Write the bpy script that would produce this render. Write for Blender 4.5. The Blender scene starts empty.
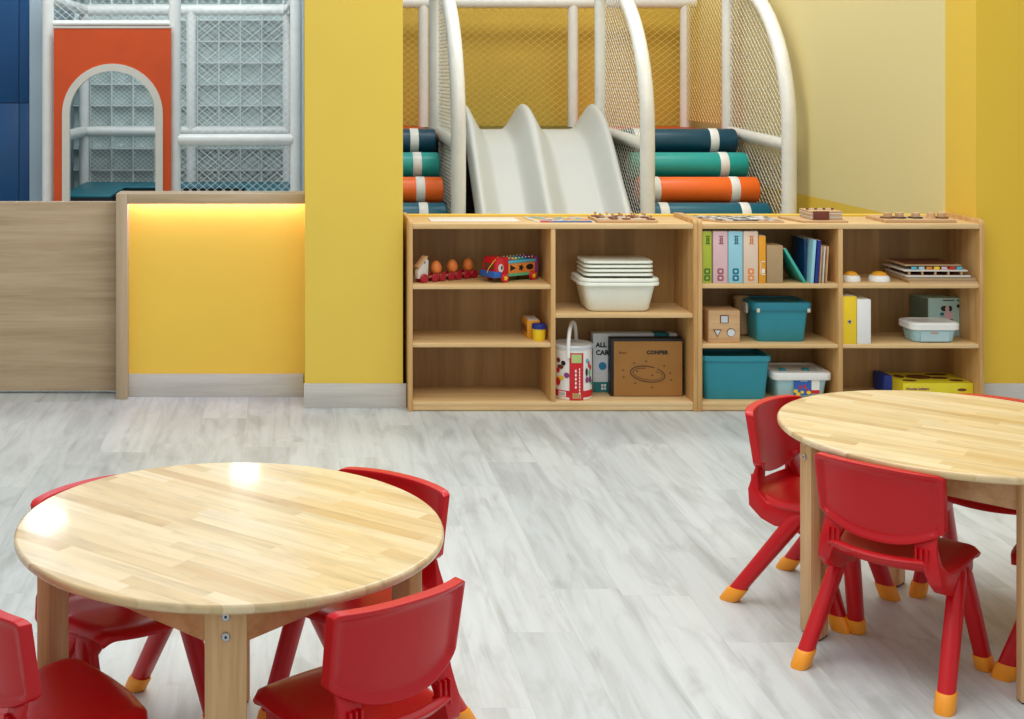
import bpy, bmesh, math, random
from mathutils import Vector, Matrix
random.seed(7)
F, XV, YV, H = 1350.0, 290.0, 78.0, 1.4          # focal length (px), principal point and eye height (m)
def WX(px, Y): return (px - XV) * Y / F
def WZ(py, Y): return H - (py - YV) * Y / F
COL = bpy.context.scene.collection
pi = math.pi

# ------------------------------------------------------------------ materials
def lin(c):
    c /= 255.0
    return c / 12.92 if c <= 0.04045 else ((c + 0.055) / 1.055) ** 2.4
def C(r, g, b): return (lin(r), lin(g), lin(b), 1)
class NT:
    def __init__(s, name):
        s.m = bpy.data.materials.new(name); s.m.use_nodes = True
        s.t = s.m.node_tree; s.b = s.t.nodes['Principled BSDF']
    def n(s, typ, **kw):
        nd = s.t.nodes.new(typ)
        for k, v in kw.items(): setattr(nd, k, v)
        return nd
    def l(s, a, b): s.t.links.new(a, b)
    def math(s, op, a, b=None, c=None):
        nd = s.n('ShaderNodeMath', operation=op)
        for i, v in enumerate((a, b, c)):
            if v is None: continue
            if isinstance(v, (int, float)): nd.inputs[i].default_value = v
            else: s.l(v, nd.inputs[i])
        return nd.outputs[0]
    def mix(s, fac, a, b, blend='MIX'):
        nd = s.n('ShaderNodeMix', data_type='RGBA', blend_type=blend)
        for i, v in ((0, fac), (6, a), (7, b)):
            if isinstance(v, (int, float)): nd.inputs[i].default_value = v
            elif isinstance(v, tuple): nd.inputs[i].default_value = v
            else: s.l(v, nd.inputs[i])
        return nd.outputs[2]
    def ramp(s, fac, stops):
        nd = s.n('ShaderNodeValToRGB'); e = nd.color_ramp.elements
        while len(e) < len(stops): e.new(0.5)
        for i, (p, c) in enumerate(stops): e[i].position = p; e[i].color = c
        s.l(fac, nd.inputs[0]); return nd.outputs[0]
    def coords(s, rot=0.0, scale=(1, 1, 1), loc=(0, 0, 0), src='Object'):
        tc = s.n('ShaderNodeTexCoord'); mp = s.n('ShaderNodeMapping')
        mp.inputs['Rotation'].default_value = (0, 0, rot) if not isinstance(rot, tuple) else rot
        mp.inputs['Scale'].default_value = scale; mp.inputs['Location'].default_value = loc
        s.l(tc.outputs[src], mp.inputs[0]); return mp.outputs[0]
    def noise(s, vec, scale, detail=3, rough=0.55, dist=0.0):
        nd = s.n('ShaderNodeTexNoise'); nd.inputs['Scale'].default_value = scale
        nd.inputs['Detail'].default_value = detail; nd.inputs['Roughness'].default_value = rough
        nd.inputs['Distortion'].default_value = dist
        s.l(vec, nd.inputs['Vector']); return nd.outputs[0]
    def bump(s, h, strength, dist=0.01):
        nd = s.n('ShaderNodeBump'); nd.inputs['Strength'].default_value = strength
        nd.inputs['Distance'].default_value = dist
        s.l(h, nd.inputs['Height']); s.l(nd.outputs[0], s.b.inputs['Normal'])
def plain(name, col, rough=0.5, var=0.06, nscale=12, bump=0.0, bscale=200, metal=0.0, coat=0.0, spec=None):
    k = NT(name); v = k.coords(); nz = k.noise(v, nscale)
    dark = tuple(c * (1 - var) for c in col[:3]) + (1,); light = tuple(min(1, c * (1 + var)) for c in col[:3]) + (1,)
    k.l(k.ramp(nz, [(0.3, dark), (0.7, light)]), k.b.inputs['Base Color'])
    k.b.inputs['Roughness'].default_value = rough; k.b.inputs['Metallic'].default_value = metal
    if coat: k.b.inputs['Coat Weight'].default_value = coat; k.b.inputs['Coat Roughness'].default_value = 0.15
    if spec is not None: k.b.inputs['Specular IOR Level'].default_value = spec
    if bump: k.bump(k.noise(v, bscale, 2), bump, 0.002)
    return k.m
def wood(name, c0, c1, c2, axis='x', rough=0.45, freq=1.0, strips=0.0):
    """grain running along the given axis; strips = width of glued staves across the grain"""
    k = NT(name)
    sc = {'x': (1.2, 22, 22), 'y': (22, 1.2, 22), 'z': (22, 22, 1.2)}[axis]
    sc = tuple(q * freq for q in sc)
    v = k.coords(scale=sc); a = k.noise(v, 1.0, 4, 0.6, 0.4)
    v2 = k.coords(scale=tuple(q * 5 for q in sc)); b = k.noise(v2, 1.0, 2, 0.6)
    f = k.math('ADD', k.math('MULTIPLY', a, 0.75), k.math('MULTIPLY', b, 0.25))
    col = k.ramp(f, [(0.32, c0), (0.5, c1), (0.68, c2)])
    if strips:
        sep = k.n('ShaderNodeSeparateXYZ'); k.l(k.coords(), sep.inputs[0])
        o = [sep.outputs[i] for i in range(3) if 'xyz'[i] != axis]
        row = k.math('FLOOR', k.math('DIVIDE', k.math('ADD', o[0], o[1]), strips))
        wn = k.n('ShaderNodeTexWhiteNoise', noise_dimensions='1D'); k.l(row, wn.inputs['W'])
        g = k.math('ADD', k.math('MULTIPLY', wn.outputs[0], 0.22), 0.86)
        cb = k.n('ShaderNodeCombineXYZ')
        for i in range(3): k.l(g, cb.inputs[i])
        col = k.mix(1.0, col, cb.outputs[0], 'MULTIPLY')
    k.l(col, k.b.inputs['Base Color']); k.b.inputs['Roughness'].default_value = rough
    return k.m
def stave_mat(name, rot, wid, length, stops, grain, rough, seam=0.0, coat=0.0, cloud=0.0, src='Object', bumpy=0.0, soft=0.0):
    """boards or glued staves: rows of width wid, random end joints, one tone each, fine grain over them"""
    k = NT(name); v = k.coords(rot=rot, src=src)
    sep = k.n('ShaderNodeSeparateXYZ'); k.l(v, sep.inputs[0]); x, y = sep.outputs[0], sep.outputs[1]
    ry = k.math('DIVIDE', y, wid); row = k.math('FLOOR', ry)
    wn = k.n('ShaderNodeTexWhiteNoise', noise_dimensions='1D'); k.l(row, wn.inputs['W'])
    rx = k.math('ADD', k.math('DIVIDE', x, length), k.math('MULTIPLY', wn.outputs[0], 7.3)); colm = k.math('FLOOR', rx)
    cb = k.n('ShaderNodeCombineXYZ'); k.l(row, cb.inputs[0]); k.l(colm, cb.inputs[1])
    w2 = k.n('ShaderNodeTexWhiteNoise', noise_dimensions='3D'); k.l(cb.outputs[0], w2.inputs['Vector'])
    base = k.ramp(w2.outputs[0], stops)
    off = k.n('ShaderNodeVectorMath', operation='MULTIPLY_ADD')
    k.l(w2.outputs[1], off.inputs[0]); off.inputs[1].default_value = (9, 9, 9); k.l(v, off.inputs[2])
    mp = k.n('ShaderNodeMapping'); mp.inputs['Scale'].default_value = grain; k.l(off.outputs[0], mp.inputs[0])
    g = k.noise(mp.outputs[0], 1.0, 5, 0.62, 0.6)
    gl = 0.72 + 0.16 * soft
    gc = k.ramp(g, [(0.28, (gl, gl - .01, gl - .03, 1)), (0.5, (0.97, 0.97, 0.97, 1)), (0.75, (1.06, 1.06, 1.06, 1))])
    col = k.mix(1.0, base, gc, 'MULTIPLY')
    if cloud:
        mp2 = k.n('ShaderNodeMapping'); mp2.inputs['Scale'].default_value = (grain[0] * 1.3, grain[1] * 0.33, 1); k.l(off.outputs[0], mp2.inputs[0])
        g2 = k.noise(mp2.outputs[0], 1.0, 3, 0.6, 1.2)
        col = k.mix(cloud, col, k.ramp(g2, [(0.36, (0.60, 0.59, 0.57, 1)), (0.52, (1, 1, 1, 1))]), 'MULTIPLY')
    if seam:
        fy = k.math('FRACT', ry); e = k.math('LESS_THAN', k.math('MINIMUM', fy, k.math('SUBTRACT', 1.0, fy)), seam)
        fx = k.math('FRACT', rx); e2 = k.math('LESS_THAN', fx, seam * wid / length * 2)
        e = k.math('MAXIMUM', e, e2)
        col = k.mix(k.math('MULTIPLY', e, 0.22), col, (0.25, 0.24, 0.22, 1))
    k.l(col, k.b.inputs['Base Color']); k.b.inputs['Roughness'].default_value = rough
    if coat: k.b.inputs['Coat Weight'].default_value = coat; k.b.inputs['Coat Roughness'].default_value = 0.07
    if bumpy: k.bump(g, bumpy, 0.002)
    return k.m
def emit(name, col, s):
    k = NT(name); k.b.inputs['Base Color'].default_value = col
    k.b.inputs['Emission Color'].default_value = col; k.b.inputs['Emission Strength'].default_value = s
    return k.m

M = {}
M['floor'] = stave_mat('floor_vinyl_planks', pi / 2, 0.18, 1.22,
    [(0.0, C(194, 200, 199)), (0.5, C(201, 207, 205)), (1.0, C(208, 213, 211))], (1.7, 26, 1), 0.42, seam=0.005, cloud=0.42, bumpy=0.04, soft=0.5)
M['tabletop'] = stave_mat('rubberwood_staves', math.radians(40), 0.036, 0.36,
    [(0.0, C(208, 176, 124)), (0.25, C(220, 192, 142)), (0.65, C(228, 203, 156)), (1.0, C(234, 213, 172))], (3.0, 46, 46), 0.27, coat=0.22, cloud=0.3, soft=0.3)
M['table_leg'] = wood('rubberwood_leg', C(188, 142, 92), C(212, 170, 118), C(226, 192, 144), 'z', 0.4)
M['apron'] = wood('rubberwood_apron', C(180, 128, 78), C(204, 154, 102), C(216, 172, 122), 'x', 0.4)
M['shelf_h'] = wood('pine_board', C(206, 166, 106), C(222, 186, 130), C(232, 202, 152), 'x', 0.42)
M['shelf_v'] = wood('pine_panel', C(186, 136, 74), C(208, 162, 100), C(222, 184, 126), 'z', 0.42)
M['shelf_back'] = wood('shaded_pine_backing', C(150, 112, 60), C(168, 130, 74), C(182, 146, 90), 'z', 0.5, 0.6, 0.11)  # pine with the shade inside the cabinets put into its darker colour
M['ash_h'] = wood('ash_laminate', C(166, 142, 110), C(186, 162, 128), C(200, 178, 146), 'x', 0.45, 0.8)
M['ash_v'] = wood('ash_edge', C(172, 150, 120), C(184, 162, 131), C(194, 173, 143), 'z', 0.45, 0.8)
M['base'] = wood('greige_skirting', C(186, 182, 172), C(200, 196, 187), C(212, 209, 200), 'x', 0.4, 1.2)
M['yellow'] = plain('yellow_paint', C(230, 198, 76), 0.55, 0.02, 2)
M['yellow3'] = plain('deep_yellow_paint', C(228, 188, 50), 0.55, 0.02, 2)
M['yellow2'] = plain('warm_yellow_paint', C(244, 202, 74), 0.5, 0.02, 2)
M['mustard'] = plain('mustard_paint', C(216, 184, 70), 0.6, 0.12, 1.1)
M['greywall'] = plain('grey_paint', C(160, 178, 188), 0.6, 0.03, 3)
M['tile'] = plain('pale_green_tile', C(178, 196, 192), 0.35, 0.06, 6)
M['grout'] = plain('white_grid', C(240, 244, 242), 0.5, 0.03)
M['vinyl'] = plain('white_vinyl_padding', C(230, 230, 224), 0.3, 0.04, 14, bump=0.45, bscale=45)
M['blind'] = plain('white_net_cord', C(226, 224, 212), 0.6, 0.04)
M['blind2'] = plain('bright_net_cord', C(244, 246, 242), 0.5, 0.02)
M['net_tan'] = plain('cream_net_cord', C(240, 214, 134), 0.6, 0.04)
M['slide'] = plain('white_moulded_plastic', C(192, 195, 190), 0.42, 0.03, 3)
M['orange_panel'] = plain('orange_board', C(212, 76, 18), 0.5, 0.05, 5)
M['cream'] = plain('cream_edge', C(214, 207, 194), 0.5, 0.03)
M['olive'] = plain('olive_mat', C(120, 118, 70), 0.5, 0.05, 8)
M['teal_mat'] = plain('teal_vinyl', C(18, 112, 128), 0.4, 0.06, 5)
M['dark_side'] = plain('dark_plinth', C(14, 20, 30), 0.7, 0.05)
M['navy'] = plain('navy_cabinet', C(4, 68, 116), 0.3, 0.08, 3)
M['roll_navy'] = plain('navy_roll', C(12, 70, 92), 0.38, 0.05, 8)
M['roll_teal'] = plain('teal_roll', C(34, 164, 156), 0.38, 0.05, 8)
M['roll_orange'] = plain('orange_roll', C(252, 112, 34), 0.38, 0.05, 8)
M['roll_blue'] = plain('petrol_roll', C(8, 96, 118), 0.38, 0.05, 8)
M['mat_orange'] = plain('orange_mat', C(226, 92, 40), 0.5, 0.05, 8)
M['red'] = plain('red_plastic', C(196, 6, 18), 0.32, 0.03, 4, spec=0.4)
M['cap'] = plain('orange_rubber', C(250, 160, 34), 0.45, 0.03)
M['steel'] = plain('steel_bolt', C(190, 192, 196), 0.25, 0.05, metal=1.0)
M['blackp'] = plain('black_finish', C(22, 20, 20), 0.5, 0.05)
M['white'] = plain('white_plastic', C(236, 236, 230), 0.35, 0.02)
M['ivory'] = plain('ivory_plastic', C(238, 240, 224), 0.35, 0.02)
M['tub_teal'] = plain('teal_plastic', C(40, 142, 158), 0.35, 0.04)
M['tub_lid'] = plain('dark_teal_lid', C(34, 128, 146), 0.35, 0.04)
M['paleblue'] = plain('pale_blue_plastic', C(166, 208, 216), 0.3, 0.03)
M['bluegrey'] = plain('blue_grey_cover', C(176, 206, 212), 0.5, 0.03)
M['kraft'] = plain('kraft_card', C(160, 112, 52), 0.7, 0.06)
M['kraft_dk'] = plain('printed_brown', C(96, 58, 30), 0.7, 0.05)
M['kraft_lt'] = plain('light_kraft', C(176, 146, 106), 0.7, 0.05)
M['block'] = wood('toy_beech', C(190, 146, 98), C(206, 166, 118), C(218, 182, 138), 'x', 0.5)
M['block_dk'] = plain('walnut_block', C(112, 52, 34), 0.5, 0.1)
M['toyred'] = plain('toy_red', C(206, 28, 36), 0.35, 0.04)
M['toyred2'] = plain('toy_dark_red', C(168, 18, 36), 0.35, 0.04)
M['toyblue'] = plain('toy_blue', C(40, 98, 178), 0.35, 0.04)
M['sky'] = plain('toy_sky_blue', C(84, 180, 206), 0.4, 0.04)
M['toygreen'] = plain('toy_green', C(86, 182, 128), 0.4, 0.04)
M['toyorange'] = plain('toy_orange', C(230, 138, 60), 0.4, 0.05)
M['toyyellow'] = plain('toy_yellow', C(242, 204, 50), 0.4, 0.04)
M['purple'] = plain('toy_purple', C(132, 60, 120), 0.4, 0.04)
M['egg'] = plain('orange_egg', C(226, 124, 54), 0.45, 0.08)
M['lime'] = plain('lime_cover', C(170, 184, 52), 0.5, 0.03)
M['lime_dk'] = plain('green_print', C(74, 112, 34), 0.5, 0.03)
M['pink'] = plain('pink_cover', C(222, 184, 186), 0.5, 0.03)
M['pink_dk'] = plain('plum_print', C(160, 92, 100), 0.5, 0.03)
M['ltblue'] = plain('light_blue_cover', C(152, 206, 218), 0.5, 0.03)
M['ltblue_dk'] = plain('petrol_print', C(24, 112, 134), 0.5, 0.03)
M['peach'] = plain('peach_cover', C(228, 202, 178), 0.5, 0.03)
M['peach_dk'] = plain('orange_print', C(230, 140, 66), 0.5, 0.03)
M['amber'] = plain('amber_cover', C(232, 160, 30), 0.5, 0.03)
M['turq'] = plain('turquoise_cover', C(60, 176, 156), 0.5, 0.03)
M['deepblue'] = plain('deep_blue_cover', C(12, 62, 104), 0.4, 0.05)
M['navyb'] = plain('navy_cover', C(20, 42, 128), 0.4, 0.05)
M['binder_y'] = plain('yellow_binder', C(240, 204, 28), 0.45, 0.03)
M['mint'] = plain('mint_card', C(178, 212, 204), 0.55, 0.03)
M['mint_dk'] = plain('mint_card_side', C(112, 126, 108), 0.55, 0.05)
M['gameyellow'] = plain('game_box_yellow', C(232, 216, 40), 0.5, 0.04)
M['gameblue'] = plain('game_box_blue', C(30, 62, 160), 0.5, 0.05)
M['brownprint'] = plain('brown_print', C(110, 60, 30), 0.6, 0.05)
M['boxwhite'] = plain('box_white_blue', C(214, 222, 226), 0.55, 0.03)
M['boxteal'] = plain('box_teal', C(22, 120, 124), 0.5, 0.03)
M['badge'] = plain('badge_blue', C(46, 130, 176), 0.5, 0.03)
M['printred'] = plain('print_red', C(206, 26, 36), 0.45, 0.03)
M['printgreen'] = plain('print_green', C(178, 200, 128), 0.5, 0.03)
M['clear'] = plain('silvery_shape', C(206, 212, 214), 0.25, 0.1)
M['paper'] = plain('paper_sheet', C(226, 220, 206), 0.6, 0.04, 40)
M['led'] = emit('warm_led', (1.0, 0.86, 1.7, 1), 19.0)
M['lamp'] = emit('lamp_glow', (0.95, 0.98, 1, 1), 19.0)
# two-tone paint of the side wall: yellow return and low band, pale yellow above
k = NT('two_tone_side_wall'); g = k.n('ShaderNodeNewGeometry'); sp = k.n('ShaderNodeSeparateXYZ'); k.l(g.outputs['Position'], sp.inputs[0])
a = k.math('LESS_THAN', sp.outputs[1], 6.01); b = k.math('LESS_THAN', sp.outputs[2], 0.737)
k.l(k.mix(k.math('MAXIMUM', a, b), C(224, 209, 150), C(228, 192, 68)), k.b.inputs['Base Color']); k.b.inputs['Roughness'].default_value = 0.6
M['sidewall'] = k.m
# black and white patterned jigsaw
k = NT('dark_mosaic_print'); vo = k.n('ShaderNodeTexVoronoi'); vo.inputs['Scale'].default_value = 60; k.l(k.coords(), vo.inputs['Vector'])
sx = k.n('ShaderNodeSeparateColor'); k.l(vo.outputs['Color'], sx.inputs[0])
k.l(k.ramp(sx.outputs[0], [(0.0, C(40, 44, 50)), (0.45, C(120, 122, 120)), (0.6, C(228, 230, 228)), (1.0, C(196, 160, 130))]), k.b.inputs['Base Color']); M['mosaic'] = k.m
k = NT('colour_mosaic_print'); vo = k.n('ShaderNodeTexVoronoi'); vo.inputs['Scale'].default_value = 38; k.l(k.coords(), vo.inputs['Vector'])
sx = k.n('ShaderNodeSeparateColor'); k.l(vo.outputs['Color'], sx.inputs[0])
r = k.ramp(sx.outputs[0], [(0.0, C(206, 60, 40)), (0.2, C(226, 196, 50)), (0.4, C(60, 130, 190)), (0.6, C(228, 226, 220)), (0.8, C(90, 160, 100)), (1.0, C(190, 90, 160))])
k.l(r, k.b.inputs['Base Color']); M['colours'] = k.m

# ------------------------------------------------------------------ mesh helpers
ORI = {}
def tag(o, label=None, cat=None, group=None, kind=None):
    if label: o['label'] = label
    if cat: o['category'] = cat
    if group: o['group'] = group
    if kind: o['kind'] = kind
    return o
def thing(name, label, cat, loc=(0, 0, 0), rz=0.0, group=None, local=False):
    o = bpy.data.objects.new(name, None); COL.objects.link(o)
    o.empty_display_size = 0.05
    o.location = loc; o.rotation_euler = (0, 0, rz)
    ORI[o.name] = Vector((0, 0, 0)) if local else Vector(loc)
    return tag(o, label, cat, group)
class MB:
    def __init__(s): s.bm = bmesh.new(); s.mi = 0
    def mat(s, i): s.mi = i; return s
    def _join(s, t):
        me = bpy.data.meshes.new('t'); 
        for f in t.faces: f.material_index = s.mi
        t.to_mesh(me); t.free(); s.bm.from_mesh(me); bpy.data.meshes.remove(me)
    def box(s, x0, x1, y0, y1, z0, z1, b=0.0, seg=2, m=None):
        t = bmesh.new(); bmesh.ops.create_cube(t, size=1)
        for v in t.verts:
            v.co = Vector(((x0 + x1) / 2 + v.co.x * (x1 - x0), (y0 + y1) / 2 + v.co.y * (y1 - y0), (z0 + z1) / 2 + v.co.z * (z1 - z0)))
        if b: bmesh.ops.bevel(t, geom=t.edges[:] , offset=b, segments=seg, profile=0.5, affect='EDGES')
        if m is not None: bmesh.ops.transform(t, matrix=m, verts=t.verts)
        s._join(t); return s
    def prism(s, pts, ax, a0, a1, b=0.0, m=None, seg=2):
        """polygon pts in the two other axes, extruded along ax from a0 to a1"""
        t = bmesh.new()
        def P(u, v, a): return {'x': (a, u, v), 'y': (u, a, v), 'z': (u, v, a)}[ax]
        A = [t.verts.new(P(u, v, a0)) for u, v in pts]; B = [t.verts.new(P(u, v, a1)) for u, v in pts]
        n = len(pts); t.faces.new(A); t.faces.new(B[::-1])
        for i in range(n): t.faces.new((A[i], B[i], B[(i + 1) % n], A[(i + 1) % n]))
        bmesh.ops.recalc_face_normals(t, faces=t.faces)
        if b:
            es = [e for e in t.edges if len(e.link_faces) == 2 and e.calc_face_angle(0) > 0.6]
            bmesh.ops.bevel(t, geom=es, offset=b, segments=seg, profile=0.5, affect='EDGES')
        if m is not None: bmesh.ops.transform(t, matrix=m, verts=t.verts)
        s._join(t); return s
    def rings(s, rings, cap=True, closed=True):
        t = bmesh.new(); R = [[t.verts.new(p) for p in r] for r in rings]; n = len(rings[0])
        for i in range(len(R) - 1):
            for j in range(n if closed else n - 1):
                t.faces.new((R[i][j], R[i][(j + 1) % n], R[i + 1][(j + 1) % n], R[i + 1][j]))
        if cap and closed: t.faces.new(R[0][::-1]); t.faces.new(R[-1])
        bmesh.ops.recalc_face_normals(t, faces=t.faces)
        s._join(t); return s
    def lathe(s, prof, cx=0, cy=0, seg=24, m=None, cap=True):
        rg = []
        for r, z in prof:
            ring = [Vector((cx + r * math.cos(2 * pi * i / seg), cy + r * math.sin(2 * pi * i / seg), z)) for i in range(seg)]
            if m is not None: ring = [m @ p for p in ring]
            rg.append(ring)
        return s.rings(rg, cap)
    def disc(s, c, axis, r, h, seg=20, b=0.0):
        """short cylinder centred at c along axis"""
        q = Vector(axis).to_track_quat('Z', 'Y').to_matrix().to_4x4(); m = Matrix.Translation(c) @ q
        bb = min(b, h / 2, r / 2) if b else 0
        prof = [(r, -h / 2), (r, h / 2)] if not bb else [(r - bb, -h / 2), (r, -h / 2 + bb), (r, h / 2 - bb), (r - bb, h / 2)]
        return s.lathe(prof, seg=seg, m=m)
    def tube(s, path, r, seg=12, cap=True):
        path = [Vector(p) for p in path]; rg = []
        rr = r if isinstance(r, (list, tuple)) else [r] * len(path)
        up = None
        for i, p in enumerate(path):
            d = (path[min(i + 1, len(path) - 1)] - path[max(i - 1, 0)]).normalized()
            if up is None: up = d.orthogonal().normalized()
            u = (up - d * up.dot(d)).normalized(); up = u; w = d.cross(u)
            rg.append([p + (u * math.cos(2 * pi * j / seg) + w * math.sin(2 * pi * j / seg)) * rr[i] for j in range(seg)])
        return s.rings(rg, cap)
    def shear(s, fn):
        for v in s.bm.verts: v.co = Vector(fn(v.co))
        return s
    def build(s, name, mats, parent=None, smooth=True, ang=35, origin=None):
        if not isinstance(mats, (list, tuple)): mats = [mats]
        if parent is None:
            if origin is None:
                xs = [v.co for v in s.bm.verts]
                origin = Vector(((min(p.x for p in xs) + max(p.x for p in xs)) / 2, (min(p.y for p in xs) + max(p.y for p in xs)) / 2, min(p.z for p in xs)))
            og = Vector(origin)
        else: og = ORI[parent.name]
        for v in s.bm.verts: v.co -= og
        me = bpy.data.meshes.new(name); s.bm.to_mesh(me); s.bm.free()
        for m in mats: me.materials.append(m)
        if smooth:
            for p in me.polygons: p.use_smooth = True
            me.set_sharp_from_angle(angle=math.radians(ang))
        o = bpy.data.objects.new(name, me); COL.objects.link(o)
        if parent is None: o.location = og
        else: o.parent = parent
        ORI[o.name] = og
        return o
def struct(name, mb, m, **kw): return tag(mb.build(name, m, **kw), kind='structure')
def kids(o): return [c for c in bpy.data.objects if c.parent == o]
def copy_tree(o, parent=None, idx=None):
    if idx is None:
        idx = {}
        for q in bpy.data.objects:
            if q.parent: idx.setdefault(q.parent.name, []).append(q)
    c = o.copy(); COL.objects.link(c)
    if parent: c.parent = parent
    for ch in idx.get(o.name, []): copy_tree(ch, c, idx)
    return c
def text(s, size, loc, mat, parent, name='lettering', rx=pi / 2, rz=0.0, align='LEFT', spacing=1.0, bold=0.0, ry=0.0):
    cu = bpy.data.curves.new('txt', 'FONT'); cu.body = s; cu.size = size; cu.extrude = 0.0004; cu.align_x = align
    cu.space_character = spacing; cu.offset = bold; cu.resolution_u = 2
    t = bpy.data.objects.new('txt', cu); COL.objects.link(t)
    me = bpy.data.meshes.new_from_object(t.evaluated_get(bpy.context.evaluated_depsgraph_get()))
    bpy.data.objects.remove(t)
    mt = Matrix.Translation(Vector(loc) - ORI[parent.name]) @ Matrix.Rotation(rz, 4, 'Z') @ Matrix.Rotation(ry, 4, 'Y') @ Matrix.Rotation(rx, 4, 'X')
    me.transform(mt); me.name = name; me.materials.clear(); me.materials.append(mat)
    o = bpy.data.objects.new(name, me); COL.objects.link(o); o.parent = parent; ORI[o.name] = ORI[parent.name]
    return o
def rrect(cx, cy, w, h, r, n=4):
    pts = []
    for sx, sy, a0 in ((1, 1, 0), (-1, 1, 90), (-1, -1, 180), (1, -1, 270)):
        for i in range(n + 1):
            a = math.radians(a0 + 90 * i / n)
            pts.append((cx + sx * (w / 2 - r) + r * math.cos(a), cy + sy * (h / 2 - r) + r * math.sin(a)))
    return pts
def circ(cx, cy, rx, ry=None, n=20, a0=0.0):
    ry = ry or rx
    return [(cx + rx * math.cos(2 * pi * i / n + a0), cy + ry * math.sin(2 * pi * i / n + a0)) for i in range(n)]

# ------------------------------------------------------------------ room shell
struct('floor', MB().box(-4.5, 5.0, -1.5, 10.2, -0.1, 0.0), M['floor'], origin=(0, 0, 0))
struct('wall_back', MB().box(0.2, 3.05, 9.92, 10.05, 0, 3.2), M['mustard'])
struct('wall_right', MB().box(2.917, 3.1, 5.742, 9.92, 0, 3.2), M['sidewall'])
struct('wall_front_right', MB().box(3.1, 5.0, 5.742, 5.9, 0, 3.2).box(2.917, 3.1, 5.74, 5.742, 0, 3.2), M['yellow3'])
struct('wall_pillar', MB().box(0.064, 0.48, 5.74, 6.3, 0, 3.2), M['yellow'])
struct('wall_centre', MB().box(0.07, 0.2, 6.3, 9.92, 0, 3.2), M['greywall'])
struct('wall_low', MB().box(0.48, 2.917, 5.99, 6.03, 0, 0.794, 0.002), M['yellow2'])
struct('baseboard_pillar', MB().box(0.058, 0.494, 5.726, 5.74, 0, 0.103, 0.002), M['base'])
struct('baseboard_right', MB().box(2.919, 5.0, 5.726, 5.74, 0, 0.103, 0.002), M['base'])
struct('baseboard_recess', MB().box(-0.708, 0.058, 5.925, 5.94, 0, 0.10, 0.002), M['base'])
struct('wall_recess', MB().box(-0.708, 0.064, 5.94, 6.02, 0, 0.884), M['yellow2'])
struct('wall_left', MB().box(-3.2, -0.758, 5.99, 6.035, 0.012, 0.850, 0.002), M['ash_h'])
struct('trim_1', MB().box(-0.758, -0.708, 5.88, 6.03, 0, 0.896, 0.003), M['ash_v'])
struct('trim_2', MB().box(-0.708, 0.064, 5.88, 5.894, 0.851, 0.8955, 0.002).box(-0.708, 0.064, 5.892, 6.03, 0.884, 0.8955, 0.001), M['ash_h'])
t = MB().box(-0.704, 0.06, 5.900, 5.922, 0.874, 0.882)
tag(t.build('led_strip', M['led']), 'warm glowing light strip under the wooden ledge, above the yellow recess', 'light')
# side wall + far wall of the left play bay
struct('wall_left_bay', MB().box(-1.66, -1.57, 8.6, 9.92, 0, 3.2), M['greywall'])
struct('wall_far_left', MB().box(-3.5, -1.66, 8.96, 9.05, 0, 3.2), M['greywall'])
tl = MB(); tp = 0.1555; ox = WX(197.5, 9.8); oz = WZ(41.4, 9.8)
t = bmesh.new()
nx0, nx1 = -7, 7
for i in range(-6, 6):
    for j in range(-9, 8):
        x0 = ox + i * tp + 0.004; x1 = x0 + tp - 0.008; z0 = oz + j * tp + 0.004; z1 = z0 + tp - 0.008
        if x1 < -1.58 or x0 > 0.07 or z0 < 0: continue
        cx, cz = (x0 + x1) / 2, (z0 + z1) / 2
        ringz = []
        for k_, (ins, dep) in enumerate(((0, 0), (0.012, 0.022), (0.035, 0.038), (0.06, 0.043))):
            ringz.append([t.verts.new((px, 9.80 + dep, pz)) for px, pz in ((x0 + ins, z0 + ins), (x1 - ins, z0 + ins), (x1 - ins, z1 - ins), (x0 + ins, z1 - ins))])
        for a_, b_ in zip(ringz, ringz[1:]):
            for q in range(4): t.faces.new((a_[q], a_[(q + 1) % 4], b_[(q + 1) % 4], b_[q]))
        t.faces.new(ringz[-1])
bmesh.ops.recalc_face_normals(t, faces=t.faces); tl._join(t)
g = tl.build('wall_tiled', M['tile'], ang=60); tag(g, kind='structure')
gr = MB()
for i in range(-7, 8):
    x = ox + i * tp
    if -1.57 < x < 0.07: gr.box(x - 0.0045, x + 0.0045, 9.79, 9.92, 0, 2.9)
for j in range(-8, 9):
    z = oz + j * tp
    if z > 0: gr.box(-1.57, 0.07, 9.79, 9.92, z - 0.0045, z + 0.0045)
gr.box(-1.57, 0.07, 9.88, 9.93, 0, 3.2)
struct('trim_4', gr, M['grout'])

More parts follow.
